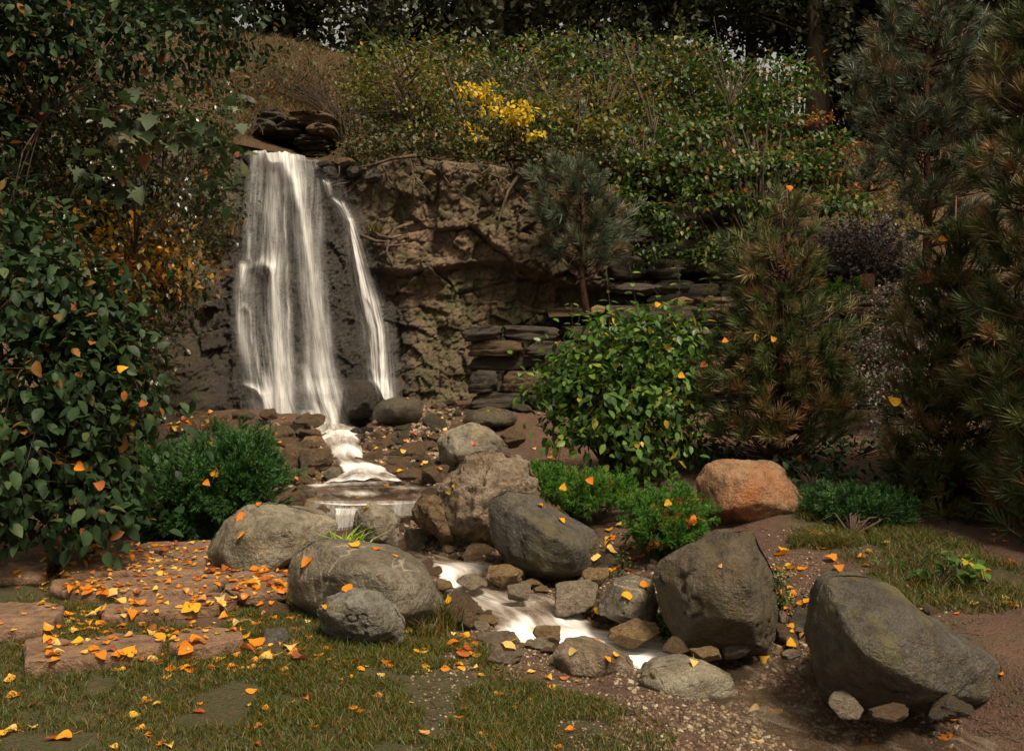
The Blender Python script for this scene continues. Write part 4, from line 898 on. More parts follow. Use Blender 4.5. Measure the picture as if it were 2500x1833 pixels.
S_ = [
 # brilliant main strand
 ([(672,374,60,.9),(700,400,58,1),(722,450,46,1.05),(738,520,40,1.05),(748,600,38,1),(760,680,40,.9),(772,780,46,.8),(782,880,54,.75),(795,960,70,.75),(808,1030,90,.8)], 1.05, 1.0, .15),
 ([(650,372,80,.9),(690,395,84,.8),(712,450,66,.7),(722,540,50,.5),(735,640,40,.45),(750,780,40,.45),(760,900,50,.5),(775,1030,80,.6)], .8, .75, .10),
 # left wide veil
 ([(628,374,34,.7),(634,430,52,.7),(640,520,60,.55),(645,600,66,.5),(650,640,70,.5)], .9, .9, .09),
 ([(612,373,30,.7),(612,430,34,.8),(608,500,30,.7),(606,570,26,.6),(604,630,22,.6)], .85, .7, .08),
 ([(660,376,40,.8),(664,450,44,.75),(668,540,46,.6),(672,640,50,.55),(680,740,50,.6),(682,840,54,.7),(684,940,64,.75),(690,1036,76,.7)], .9, .95, .10),
 ([(692,400,18,.7),(694,500,16,.7),(696,600,14,.8),(700,700,14,.8),(702,800,16,.75),(706,900,20,.7),(712,1030,26,.6)], .9, .9, .11),
 # shelf arc and the split veils below it
 ([(588,700,26,.3),(594,665,28,.4),(612,646,26,.45),(640,640,26,.45),(662,650,28,.4),(670,680,30,.4)], .6, .6, .12),
 ([(592,652,26,.9),(586,700,30,.75),(584,760,34,.7),(590,820,36,.65),(602,880,42,.6),(622,950,50,.55),(645,1036,66,.5)], .9, .8, .08),
 ([(600,690,70,.35),(610,780,80,.3),(625,860,90,.3),(650,960,110,.3),(660,1030,120,.3)], .8, .8, .06),
 ([(664,656,26,.8),(664,730,30,.6),(660,800,40,.6),(664,860,46,.7),(668,940,60,.8),(676,1040,80,.8)], .95, 1.0, .10),
 ([(590,755,18,.2),(600,748,20,.4),(612,764,18,.5),(618,830,20,.6),(630,900,24,.6),(650,960,34,.6),(668,1030,50,.6)], .7, .75, .11),
 ([(596,940,18,.5),(625,952,20,.8),(645,975,26,.7),(662,1010,40,.6),(676,1042,60,.5)], .8, .8, .12),
 # right fringe
 ([(745,384,70,.7),(766,420,50,.6),(772,480,36,.5),(776,560,26,.45),(784,650,22,.4),(792,760,22,.35),(806,900,28,.35),(826,1010,40,.35)], .85, .85, .08),
 ([(742,900,24,.3),(752,940,34,.8),(770,980,50,.9),(790,1030,90,.9)], .9, 1.0, .18),
 # thin fall on the right
 ([(790,442,12,.9),(800,452,20,1),(808,475,14,.6)], .9, .7, .06),
 ([(818,488,10,.7),(836,504,22,1),(856,545,30,.9),(872,620,36,.85),(884,680,44,.75),(905,740,60,.65),(918,800,62,.55),(928,870,50,.6),(940,965,42,.8)], .95, 1.0, .08),
 ([(858,540,14,.7),(868,600,14,.8),(880,680,16,.8),(888,740,18,.8),(904,800,20,.7),(908,900,20,.6),(915,930,22,.7),(944,968,30,.8)], .9, .9, .10),
 ([(884,690,20,.6),(915,750,26,.9),(928,800,22,.9),(934,870,22,.9),(938,930,24,.8),(948,972,30,.8)], .9, .9, .11)]
def veil(name, rows, strands, n, nc, base=.0, off0=.05, thick=.13, gain=1.0):
    """one continuous sheet of falling water; rows = (py, left px, right px)"""
    rw = np.array(rows, float); py = np.linspace(rw[0, 0], rw[-1, 0], n); l = np.interp(py, rw[:, 0], rw[:, 1]); r = np.interp(py, rw[:, 0], rw[:, 2]); u = np.linspace(0, 1, nc)
    X = l[:, None] + (r - l)[:, None] * u[None]; Yp = np.broadcast_to(py[:, None], X.shape); Yp = Yp + (26 * sstep(690, 795, X) + 7 * fbm(np.stack([X / 14, X * 0, X * 0], -1), 3, 93)) * (np.linspace(1, 0, n)[:, None] ** 9 if name != 'thin_veil' else 0); jx = 5 * fbm(np.stack([X / 60, Yp / 70, X * 0], -1), 3, 91)
    D = base * np.ones(X.shape)
    for pts, a0, b0, *_ in strands: D = D + (a0 + b0) * .5 * segd(X + jx, Yp, pts)
    D = D * gain; D *= sstep(0, .05, u)[None] * (1 - sstep(.95, 1, u))[None]
    bx = (X - HX) * K15; bz = CH - (Yp - HY) * K15; Yv = np.full(X.shape, 15.0)
    for _ in range(8): q = Yv / F; Yv = cliff_macro((X - HX) * q, CH - (Yp - HY) * q)
    fl = fbm(np.stack([X / 22, Yp / 260, X * 0], -1), 4, 92); Yw = Yv - off0 - thick * np.clip(D, 0, 1.3) - .035 * fl
    V = np.stack([(X - HX) * Yw / F, Yw, CH - (Yp - HY) * Yw / F], -1)
    UV = np.stack([np.broadcast_to(u[None] * 1.15, X.shape), np.broadcast_to(((py - py[0]) / 660 * 3.9)[:, None], X.shape)], -1)
    me = mesh_np(name, V.reshape(-1, 3) - np.array(wf.location), gridT(n, nc), {'dens': np.clip(D, 0, 1.5).ravel()}, uv=UV.reshape(-1, 2)); return obj(name, me, M['fall'], wf)
MAIN, THIN = S_[:14], S_[14:]
veil('main_veil', [(371,603,800),(400,602,806),(470,592,812),(560,586,808),(640,575,815),(700,560,818),(800,558,828),(900,562,846),(980,575,868),(1046,590,900)], MAIN, 330, 150, .015, gain=.86)
veil('front_veil', [(371,630,780),(450,640,790),(560,650,800),(700,655,812),(900,660,850),(1044,665,890)], MAIN[:2] + [MAIN[4]] + [MAIN[9]], 240, 90, .0, .13, .16, .8)
veil('thin_veil', [(430,775,830),(470,790,850),(520,805,885),(600,838,905),(700,850,945),(800,870,970),(980,890,980)], THIN, 240, 60, .02, gain=1.15)
for i, (pts, a, b, off) in enumerate([([(748,1000,90,.3),(752,1020,120,1),(762,1044,150,1)], 1.3, 1.2, .25), ([(640,1005,110,.2),(645,1030,140,.7),(650,1048,150,.6)], .9, .8, .2), ([(800,980,60,.2),(806,1010,90,.9),(815,1044,120,1)], 1.1, 1.1, .28)]): strand(wf, pts, a, b, off, sd=60 + i, n=16, edge=.62, name='foam')

m = NM('stream_water'); tc = m.n('ShaderNodeTexCoord')
def sn(sx, sy, det=4, dist=.6):
    mp = m.n('ShaderNodeMapping'); mp.inputs['Scale'].default_value = (sx, sy, 1); m.l(tc.outputs['UV'], mp.inputs[0]); return m.noise(mp.outputs[0], 1, det, .55, dist)
a1 = sn(9, 1.6, 4, 1.2); a2 = sn(26, 4.0, 4, .8); a3 = sn(3, 2.4, 3, .5)
s_ = m.math('ADD', m.math('MULTIPLY', a1, .45), m.math('ADD', m.math('MULTIPLY', a2, .2), m.math('MULTIPLY', a3, .35)))
fo = m.attr('foam'); ff = m.rng(m.math('ADD', s_, m.math('MULTIPLY', fo, .42)),   .54, .98)
ff = m.math('MULTIPLY', ff, m.attr('edge'))
cf = m.mix(m.rng(ff, .2, 1.0), (.42, .35, .29), (.84, .81, .78))
foam = m.pbsdf(cf, .45, m.bump(s_, .03), .4)
wat = m.pbsdf(m.mix(a3, (.13, .085, .052), (.24, .17, .115)), .08, m.bump(s_, .05), .8, alpha=.22)
mx = m.n('ShaderNodeMixShader'); m.l(ff, mx.inputs[0]); m.l(wat, mx.inputs[1]); m.l(foam, mx.inputs[2]); M['stream'] = m.done(mx.outputs[0])
def water_sheet(name, rows, n, nc, foam_fn, bulge=.0, label=None, wave=.012, foam_pts=(), bow=0.0):
    A, B = rows3(rows); A = dens(A, n); B = dens(B, n); s = np.linspace(0, 1, nc)[None, :, None]
    V = A[:, None] * (1 - s) + B[:, None] * s; L = np.r_[0, np.cumsum(np.linalg.norm(np.diff((A + B) / 2, axis=0), axis=1))]
    W = np.linalg.norm(A - B, axis=1)[:, None]
    UV = np.stack([(s[0, :, 0][None] - .5) * W, np.broadcast_to(L[:, None], (n, nc))], -1)
    px = V[..., 0] * F / V[..., 1] + HX; py = HY + (CH - V[..., 2]) * F / V[..., 1]
    q = np.stack([UV[..., 0] * 5, UV[..., 1] * 2.5, px * 0], -1)
    V[..., 0] += (.05 * fbm(np.stack([V[..., 1] * 4, V[..., 1] * 0, V[..., 1] * 0 + np.round(s[..., 0]) * 7], -1), 3, 14)) * (np.abs(2 * s[..., 0] - 1) ** 2)
    V[..., 1] -= bow * (1 - (2 * s[..., 0] - 1) ** 2) * np.linspace(0, 1, n)[:, None] ** 2; V[..., 2] += wave * fbm(q, 3, 4) + bulge * (1 - (2 * s[..., 0] - 1) ** 2)
    fm = foam_fn(px, py)
    for x, y, rx, ry, k in foam_pts:
        fm = fm + k * np.exp(-((px - x) / rx) ** 2 - ((py - y) / ry) ** 2); 
    wb = .10 + .09 * fbm(np.stack([np.arange(n) * .35, np.zeros(n), np.zeros(n)], -1), 3, 9)[:, None]; ed = sstep(0, 1, s[..., 0] / wb) * sstep(0, 1, (1 - s[..., 0]) / wb)
    me = mesh_np(name, V.reshape(-1, 3), gridT(n, nc), {'foam': np.clip(fm, 0, 1.3).ravel(), 'edge': ed.ravel()}, uv=UV.reshape(-1, 2))
    return tag(obj(name, me, M['stream']), label, None, None, 'structure')
water_sheet('stream', STREAM, 260, 60, lambda x, y: .24 - .5 * sstep(1600, 1800, x), wave=.03, label='shallow stream with milky white rapids running to the lower right',
 foam_pts=[(1090,1392,50,20,.6),(1080,1425,45,30,1.0),(1180,1378,60,10,.6),(1130,1460,80,18,.55),(1260,1470,90,14,.3),(1250,1545,60,26,.6),(1290,1580,70,22,.6),(1370,1520,40,20,.5),(1420,1500,26,26,.8),(1400,1558,90,22,1.15),(1500,1585,90,26,1.2),(1580,1625,70,26,1.1),(1640,1590,60,12,.3),(1270,1520,30,26,.6)])
water_sheet('pool', POOL, 40, 60, lambda x, y: .12 + 0 * x, wave=.008, bow=.24, label='small brown pool with curving white streaks under the chute',
 foam_pts=[(880,1178,70,7,.9),(800,1183,60,4,.7),(880,1200,50,5,.7),(1000,1190,40,5,.4),(900,1224,170,3,1.1)])
water_sheet('chute_water', CHUTE, 120, 30, lambda x, y: .78 + .25*np.sin(y*.16), wave=.05, bulge=.06, label='bright white chute rushing from the foot of the falls to the pool')
# curtain over the pool lip, ledge pool, and the small cascade below it
cu = bpy.data.objects.new('water_curtain', None); col.objects.link(cu); cu.location = P(900, 1255, 9.0); tag(cu, 'low see-through curtain of water over the pool lip', 'water curtain')
strand(cu, [(905,1222,316),(904,1228,312),(902,1240,306),(900,1258,300)], .30, .22, 0.0, n=14, nc=61, surf=lambda y: 9.05 - (y - 1222) * .003, name='water_veil', edge=.08, sd=31, bow=.24)
water_sheet('ledge_water', [(760,1254,1010,1254,.262),(770,1262,1000,1262,.26),(800,1270,900,1270,.255)], 12, 30, lambda x, y: .25 + 0 * x, wave=.006, label='thin water on the ledge under the curtain')
sc = bpy.data.objects.new('small_cascade', None); col.objects.link(sc); sc.location = P(842, 1320, 8.6); tag(sc, 'small smooth white cascade between the grey boulder and the ochre boulder', 'cascade')
strand(sc, [(846,1240,60,1),(845,1250,56,1),(843,1270,50,.95),(842,1300,44,.85),(842,1330,40,.8)], 1.3, 1.1, 0.05, n=26, nc=31, surf=lambda y: 8.95 - .12 * math.sqrt(max(0, (y - 1240) / 90)), name='water_sheet', edge=.12, sd=41)
strand(sc, [(846,1240,60,1),(845,1250,56,1),(843,1270,50,.95),(842,1300,44,.85),(842,1330,40,.8)], 2.6, 2.2, -0.01, n=26, nc=21, surf=lambda y: 8.97 - .12 * math.sqrt(max(0, (y - 1240) / 90)), name='water_sheet', edge=.12, sd=44)
# ------------------------------------------------------------------ leaves
def leaf_ovate(w=.55, fold=.18, droop=.12, n=3):
    """unit-length leaf along +Y, normal +Z"""
    ys = np.linspace(0, 1, n + 2)[1:-1]; ws = np.sin(np.pi * ys ** .8) ** .8 * w / 2
    V = [(0, 0, 0)] + [(0, y, -droop * y * y) for y in ys] + [(0, 1, -droop)]
    for s in (-1, 1): V += [(s * a, y, fold * a * 1.2 - droop * y * y) for a, y in zip(ws, ys)]
    T = []; mid = list(range(1, n + 1)); tip = n + 1
    for s in (0, 1):
        e = [n + 2 + s * n + i for i in range(n)]; q = [(0, mid[0], e[0])]
        for i in range(n - 1): q += [(mid[i], mid[i + 1], e[i + 1]), (mid[i], e[i + 1], e[i])]
        q += [(mid[-1], tip, e[-1])]
        T += [t if s else t[::-1] for t in q]
    return np.array(V, float), np.array(T)
def leaf_small():
    return np.array([(0, 0, 0), (-.3, .45, .08), (0, 1, -.06), (.3, .45, .08), (0, .5, 0)], float), np.array([(0, 4, 1), (1, 4, 2), (2, 4, 3), (3, 4, 0)])
def leaf_maple():
    a = [(0, 0), (.18, .12), (.5, .05), (.36, .28), (.62, .45), (.34, .50), (.30, .62), (0, 1.0), (-.30, .62), (-.34, .50), (-.62, .45), (-.36, .28), (-.5, .05), (-.18, .12)]
    V = [(x, y, -.15 * (x * x + (y - .4) ** 2)) for x, y in a] + [(0, .35, .04)]
    return np.array(V, float), np.array([(14, i, (i + 1) % 14) for i in range(14)])
def leaf_poplar(seed):
    r = np.random.default_rng(seed); a = [(0, 0), (.30, .02), (.47, .20), (.40, .45), (.20, .75), (0, 1.02), (-.20, .75), (-.40, .45), (-.47, .20), (-.30, .02)]
    cx, cy = r.uniform(-1.5, 1.5), r.uniform(-1.2, 1.5)
    V = [(x * r.uniform(.92, 1.08), y, cx * x * x + cy * (y - .4) ** 2 * .6 + r.uniform(-.03, .03)) for x, y in a] + [(0, .2, -.03), (0, .5, -.04), (0, .8, 0)]
    T = [(10, 0, 1), (10, 1, 2), (10, 2, 3), (10, 3, 11), (11, 3, 4), (11, 4, 12), (12, 4, 5), (12, 5, 6), (11, 12, 6), (11, 6, 7), (10, 11, 7), (10, 7, 8), (10, 8, 9), (10, 9, 0)]
    s = MB(); s.add(V, T, 0)
    b = r.uniform(-.3, .3); s.tube([(0, 0, 0), (b * .3, -.25, .03), (b, -.6, r.uniform(0, .15))], [.022, .014], 3)
    V = np.concatenate(s.V); V[:, 1] -= .4; V[:, 2] -= V[:14, 2].min(); return V, np.concatenate(s.T)
LV = {'ovate': leaf_ovate(), 'broad': leaf_ovate(.62, .25, .18), 'small': leaf_small(), 'maple': leaf_maple(), 'long': leaf_ovate(.36, .2, .1)}
def frames(tip, up):
    y = nrm(tip); x = nrm(np.cross(y, up)); z = np.cross(x, y); return np.stack([x, y, z], -1)
def leaves_np(kind, pos, R3, size):
    LVv, LT = LV[kind] if isinstance(kind, str) else kind; n = len(pos)
    V = np.einsum('nij,kj->nki', R3, LVv) * size[:, None, None] + pos[:, None]
    T = LT[None] + (np.arange(n) * len(LVv))[:, None, None]
    return V.reshape(-1, 3), T.reshape(-1, 3), np.repeat(rng.random(n), len(LVv))
def blob_points(blobs, n, shell=.5):
    """points in clumps: blobs are (px,py,Y,rx,ry,depth m[,weight])"""
    wt = np.array([b[3] * b[4] * (b[6] if len(b) > 6 else 1) for b in blobs], float); idx = rng.choice(len(blobs), n, p=wt / wt.sum()); out = np.zeros((n, 3)); nor = np.zeros((n, 3))
    d = nrm(rng.normal(size=(n, 3))); r = rng.random(n) ** shell
    for i, b in enumerate(blobs):
        m = idx == i; c = np.array(P(*b[:3])); s = np.array([b[3] * b[2] / F, b[5], b[4] * b[2] / F]); 
        bump_ = 1 + .28 * fbm(d[m] * 2.2 + i * 7, 3, i)
        out[m] = c + d[m] * s * (r[m] * bump_)[:, None]; nor[m] = nrm(d[m] / s)
    return out, nor
def leaf_clumps(blobs, nclump, per, size, spread=.10, droop=.35, shell=.5, flat=.5):
    c, nn = blob_points(blobs, nclump, shell); k = per
    pos = np.repeat(c, k, 0) + rng.normal(size=(nclump * k, 3)) * spread * np.array([1, 1, flat]); no = np.repeat(nn, k, 0)
    a = rng.normal(size=(len(pos), 3)); tip = nrm(no * .7 + a * .75 + np.array([0, 0, -droop])); up = nrm(np.array([0, 0, 1.0]) + no * .55 + rng.normal(size=(len(pos), 3)) * .35)
    sz = size * rng.uniform(.6, 1.15, len(pos)); return pos, frames(tip, up), sz, c
def stems(mb, base, ends, r0=.02, r1=.003, sag=.15, sides=4, frac=1.0):
    b = np.array(tuple(base))
    for e in ends:
        if rng.random() > frac: continue
        e = np.array(e); d = e - b; L = np.linalg.norm(d); m1 = b + d * .4 + np.array([0, 0, L * sag]) + rng.normal(size=3) * L * .04; m2 = b + d * .75 + np.array([0, 0, L * sag * .8]) + rng.normal(size=3) * L * .04
        mb.tube([b, m1, m2, e], [r0, r0 * .6, r0 * .35, r1], sides)
def leaf_objs(t, kind, mat, pos, R3, sz, name='leaf', n=300):
    """the n leaves that show largest (near the camera) as objects of their own; returns the mask of the rest"""
    key = 'LEAF_' + str(kind) + mat
    if key not in BKM: me = mesh_np('leaf', *LV[kind]); me.materials.append(M[mat]); BKM[key] = me
    px = pos[:, 0] / pos[:, 1] * F + HX; py = HY - (pos[:, 2] - CH) / pos[:, 1] * F
    score = sz / pos[:, 1] * (1 + .35 * rng.random(len(pos))) - (pos[:, 1] - pos[:, 1].min()) * .02
    score = np.where((px > 150) & (px < 2350) & (py > 180) & (py < 1650), score, -9); ix = np.argsort(-score)[:n]; rest = np.ones(len(pos), bool); rest[ix] = False
    L = t.location
    for i in ix:
        Mt = Matrix(R3[i].tolist()).to_4x4(); Mt = Matrix.Translation(Vector(pos[i]) - L) @ Mt @ Matrix.Scale(sz[i], 4)
        o = bpy.data.objects.new(name, BKM[key]); col.objects.link(o); o.parent = t; o.matrix_local = Mt
    return rest
def bush(name, label, cat, base, blobs, kind, mat, size, nclump, per, spread=.10, single=0, droop=.35, shell=.5, stem=(.012, .10), wood='twig', group=None, flat=.5, extra=None):
    t = thing(name, label, cat, base, group)
    pos, R3, sz, c = leaf_clumps(blobs, nclump, per, size, spread, droop, shell, flat)
    mb = MB(); stems(mb, base, c[rng.permutation(len(c))[:max(8, int(len(c) * stem[1]))]], stem[0], .002)
    k = min(len(c), 700)
    for i in rng.permutation(len(c))[:k // 2]:
        e = c[i]; mb.tube([e - np.array([0, 0, spread]) + rng.normal(size=3) * spread * .6, e, e + rng.normal(size=3) * spread], [.003, .0015], 3)
    if extra is not None:
        p2, r2, s2, st = extra; pos = np.concatenate([pos, p2]); R3 = np.concatenate([R3, r2]); sz = np.concatenate([sz, s2]); [mb.tube(a, [.005, .002], 4) for a in st]
    mb.build('branches', M[wood], t, loc=t.location)
    rest = leaf_objs(t, kind, mat, pos, R3, sz, n=single) if single else np.ones(len(pos), bool)
    V, T, A = leaves_np(kind, pos[rest], R3[rest], sz[rest])
    o = obj('foliage', mesh_np('foliage', V - np.array(t.location), T, {'rnd': A}), M[mat], t); o['kind'] = 'stuff' if single else ''
    if not single: del o['kind']
    return t
def shoot(px0, py0, px1, py1, Y, n, size, side=.10):
    """an upright shoot with paired leaves"""
    a, b = np.array(P(px0, py0, Y)), np.array(P(px1, py1, Y)); bow = rng.normal(size=3) * .04
    pts = [a + (b - a) * q + bow * math.sin(q * 3.1) for q in np.linspace(0, 1, 6)]
    pos, tip, up, s = [], [], [], []
    for q in np.linspace(.12, 1, n):
        p = a + (b - a) * q + bow * math.sin(q * 3.1); ang = q * n * 1.57
        for k in (0, 1):
            d = np.array([math.cos(ang + k * math.pi), math.sin(ang + k * math.pi), rng.uniform(-.3, .25)]); pos.append(p + d * .015); tip.append(d); up.append([rng.normal() * .3, rng.normal() * .3 - .2, 1]); s.append(size * rng.uniform(.8, 1.3) * (1.0 - .35 * q))
    return np.array(pos), frames(np.array(tip), nrm(np.array(up))), np.array(s), [pts]
def shoots(lst):
    r = [shoot(*a) for a in lst]; return tuple(np.concatenate([x[i] for x in r]) for i in range(3)) + (sum([x[3] for x in r], []),)

# ---- left side
bush('dogwood_shrub', 'tall dark shrub with large oval leaves at the left edge of the picture', 'shrub', G(230,1325),
 [(240,740,7.9,110,110,.4),(215,860,7.7,110,110,.4),(230,990,7.5,115,110,.4),(260,1110,7.4,100,90,.4),(240,1235,7.3,110,85,.35),(90,900,7.4,130,170,.5),(60,1150,7.2,150,190,.5),(60,680,7.6,150,150,.5),(330,1000,7.9,40,50,.3),(300,880,8,60,60,.3)],
 'broad', 'l_big', .112, 430, 10, .13, 300, droop=.7, shell=.4)
bush('climber_curtain', 'curtain of glossy small-leaved climber hanging over the rock left of the falls', 'climber', Vector(P(330, 700, 11)),
 [(260,280,10.5,130,110,.5),(400,270,11,130,100,.5),(520,270,12.5,70,90,.3),(250,430,10.4,120,110,.5),(380,430,11,130,110,.5),(500,450,12.3,80,100,.3),(300,580,10.4,120,100,.5),(430,600,11.2,90,90,.4),(520,560,12.6,45,60,.2),(320,700,10.6,110,90,.4),(450,720,11.6,60,60,.3),(90,300,10,160,200,.6),(80,560,9.8,150,170,.6),(380,800,11.3,60,70,.3),(330,880,10.6,70,90,.3),(400,900,11.5,40,50,.2),(350,980,10.5,50,60,.25)],
 'small', 'l_gloss', .075, 1100, 13, .13, 0, droop=.5, stem=(.02, .10))
bush('yellowing_climber', 'patch of yellow and orange small leaves in the middle of the left climber', 'climber', Vector(P(420, 760, 10.6)),
 [(330,560,9.7,100,50,.25),(420,610,10.0,110,70,.3),(480,660,10.6,50,50,.2),(300,700,9.8,60,60,.25),(250,520,9.7,50,40,.2),(390,680,10,80,60,.25),(300,640,9.7,90,70,.25),(230,620,9.6,50,60,.2)],
 'small', 'l_yel', .080, 110, 9, .12, 0, droop=.6, stem=(.008, .3))
bush('maple_sapling', 'maple branches with grey-green lobed leaves in front of the climber beside the falls', 'sapling', Vector(P(330, 620, 9.4)),
 [(370,250,9.3,50,30,.2),(430,320,9.4,50,50,.25),(490,330,10,70,50,.25),(550,360,10.6,40,40,.15),(300,330,9.1,70,50,.3),(250,420,9,60,60,.3),(560,400,10.6,30,30,.15),(520,440,10.4,40,40,.2),(240,260,9,40,40,.3),(560,250,11,20,50,.15)],
 'maple', 'l_maple', .155, 60, 3, .12, 150, droop=.9, shell=.6, stem=(.008, .2))
bush('canopy_shrub', 'dark leafy branches over the upper left corner above the climber', 'shrub', Vector(P(100, 300, 9)),
 [(60,100,9,190,150,.6),(300,90,10,190,120,.6),(520,60,11.5,140,90,.5),(0,-40,9,250,120,.6),(420,-60,11,250,100,.6),(-60,300,9,120,200,.6),(-40,600,8.6,120,250,.6),(480,170,12,80,50,.3)],
 'ovate', 'l_big', .10, 760, 11, .16, 0, droop=.5, stem=(.010, .03))

# sprig meshes for juniper and yew
def sprig(seed, n=26, L=.16, nl=.035, curl=.3):
    r = np.random.default_rng(seed); mb = MB(); V, T = np.array([(-.09, 0, 0), (.09, 0, 0), (0, 1, 0)], float), np.array([(0, 1, 2)])
    pos, tip = [], []
    for b in range(7):
        ang = r.uniform(0, 6.28); q0 = b / 8
        st = np.array([0, L * q0, 0]); dr = nrm(np.array([math.cos(ang) * .7, 1, math.sin(ang) * .7]) + r.normal(size=3) * .15); ln = L * (1 - q0 * .5) * .6
        if b == 6: dr = np.array([0, 1, 0.]); st = np.array([0, L * .3, 0]); ln = L * .7
        for q in np.linspace(.1, 1, n // 2):
            for k in range(2):
                a = r.uniform(0, 6.28); s2 = np.array([math.cos(a), 0, math.sin(a)]); pos.append(st + dr * ln * q); tip.append(nrm(dr * .9 + s2 * .7))
    pos, tip = np.array(pos), np.array(tip); up = nrm(r.normal(size=pos.shape)); Vv, Tt, A = leaves_np((V * [1.2, 1, 1], T), pos, frames(tip, up), np.full(len(pos), nl) * r.uniform(.6, 1.1, len(pos)))
    return mesh_np('sprig', Vv, Tt, {'rnd': A * .25})
def tuft(seed, n=80, L=.135):
    r = np.random.default_rng(seed); pos = np.zeros((n, 3)); q = r.random(n); pos[:, 1] = q * .10; a = r.uniform(0, 6.28, n)
    sp = r.uniform(.35, 1.6, n) * (1.15 - q * .7); tip = nrm(np.stack([np.cos(a) * sp, np.ones(n), np.sin(a) * sp], -1) + r.normal(size=(n, 3)) * .1)
    V = np.array([(-.022, 0, 0), (.022, 0, 0), (.017, .6, .03), (-.017, .6, .03), (0, 1, -.02)], float); T = np.array([(0, 1, 2), (0, 2, 3), (3, 2, 4)])
    Vv, Tt, A = leaves_np((V, T), pos, frames(tip, nrm(r.normal(size=(n, 3)))), L * r.uniform(.7, 1.1, n)); mb = MB(); mb.add(Vv, Tt, A * .12); mb.tube([(0, -.05, 0), (0, .12, 0)], [.006, .003], 4, .8)
    return mesh_np('tuft', np.concatenate(mb.V), np.concatenate(mb.T), {'rnd': np.concatenate(mb.A)})
def inst(t, name, me, p, tip, s, up=None, roll=None):
    tip = Vector(tip).normalized(); q = tip.to_track_quat('Y', 'Z'); o = bpy.data.objects.new(name, me); col.objects.link(o); o.parent = t
    o.matrix_local = Matrix.Translation(Vector(p) - t.location) @ q.to_matrix().to_4x4() @ Matrix.Rotation(rng.uniform(0, 6.28), 4, 'Y') @ Matrix.Scale(s, 4); return o
def variants(fn, k, mat, **kw):
    r = [fn(s, **kw) for s in range(k)]; [m_.materials.append(M[mat]) for m_ in r]; return r
SPR_Y = variants(sprig, 5, 'yew'); SPR_J = variants(sprig, 5, 'juniper', L=.10, nl=.024); TF = variants(tuft, 6, 'needle'); TFB = variants(tuft, 4, 'needle_blue')
SPR_R = variants(sprig, 3, 'l_red', L=.10, nl=.024)
def sprig_bush(name, label, base, blobs, n, meshes, s=1.0, upb=.6, group=None, wood='twig', cat='juniper', russet=0):
    t = thing(name, label, cat, base, group); c, nn = blob_points(blobs, n * 2, .28); c, nn = c[:n * 2], nn
    keep = np.argsort(c[:, 1] + rng.random(len(c)) * .4)[:n]
    keep = keep[:300]
    mb = MB(); stems(mb, base, c[keep][::6], .014, .003, .05); mb.build('branches', M[wood], t, loc=t.location)
    for i in keep: d = nn[i] * .8 + np.array([0, -.15, upb]) + rng.normal(size=3) * .3; inst(t, 'sprig', (SPR_R if russet and rng.random() < russet * (2 if nn[i][2] > .3 else .5) else meshes)[int(rng.integers(0, 3))], c[i] - nrm(d) * .05, d, s * rng.uniform(.7, 1.25))
    me = meshes[0]; k = len(me.vertices); co = np.zeros(k * 3); me.vertices.foreach_get('co', co); co = co.reshape(-1, 3); T = np.zeros(len(me.loops), int); me.loops.foreach_get('vertex_index', T); T = T.reshape(-1, 3)
    c2, n2 = blob_points(blobs, int(n * 1.2), .5); d = nrm(n2 * .7 + np.array([0, 0, upb]) + rng.normal(size=n2.shape) * .4); fr = frames(d, nrm(rng.normal(size=d.shape)))
    V = np.einsum('nij,kj->nki', fr, co[::1]) * (s * rng.uniform(.8, 1.3, len(c2)))[:, None, None] + c2[:, None]
    TT = T[None] + (np.arange(len(c2)) * k)[:, None, None]
    o = obj('inner_foliage', mesh_np('f', V.reshape(-1, 3) - np.array(t.location), TT.reshape(-1, 3), {'rnd': np.repeat(rng.random(len(c2)) * .5, k)}), meshes[0].materials[0], t); o['kind'] = 'stuff'
    return t
sprig_bush('yew_bush', 'dark green feathery yew bush behind the grey boulder, yellow leaves caught in it', G(545,1300),
 [(540,1180,8.9,130,95,.5),(600,1170,8.9,80,95,.4),(480,1230,8.8,90,70,.4),(560,1100,9.3,60,40,.3)], 330, SPR_Y, 1.15, cat='yew')
sprig_bush('yew_bush', 'small black-green yew bush between the dark dogwood and the feathery one', G(385,1300),
 [(390,1180,9.3,75,90,.4),(360,1250,9.0,70,55,.35),(420,1270,9,50,35,.3)], 170, SPR_Y, 1.0, cat='yew')
sprig_bush('low_juniper', 'bright green low juniper spreading under the leafy shrub, two leaves on top', G(1400,1262),
 [(1345,1185,8.7,55,35,.3),(1420,1200,8.6,75,42,.4),(1490,1205,8.7,50,38,.3),(1310,1170,8.9,25,28,.15)], 280, SPR_J, .95, russet=.03)
sprig_bush('low_juniper', 'round bright juniper with russet dead tips beside the orange boulder', G(1622,1338),
 [(1590,1250,7.7,60,40,.3),(1660,1250,7.7,60,48,.35),(1620,1280,7.6,85,48,.4),(1540,1240,7.8,30,22,.2)], 290, SPR_J, .95, russet=.10)
sprig_bush('low_juniper', 'dark low juniper right of the orange boulder in shade', G(2080,1310),
 [(2060,1250,7.9,60,32,.3),(2130,1255,7.9,70,35,.35),(2010,1235,8.1,30,25,.2)], 200, SPR_Y, .9)
sprig_bush('low_juniper', 'low juniper tuft on the terrace edge right of the big pine', Vector(P(2020, 725, 13.4)), [(1980,705,13.3,60,16,.3),(2060,708,13.2,50,16,.3)], 60, SPR_J, 1.1)

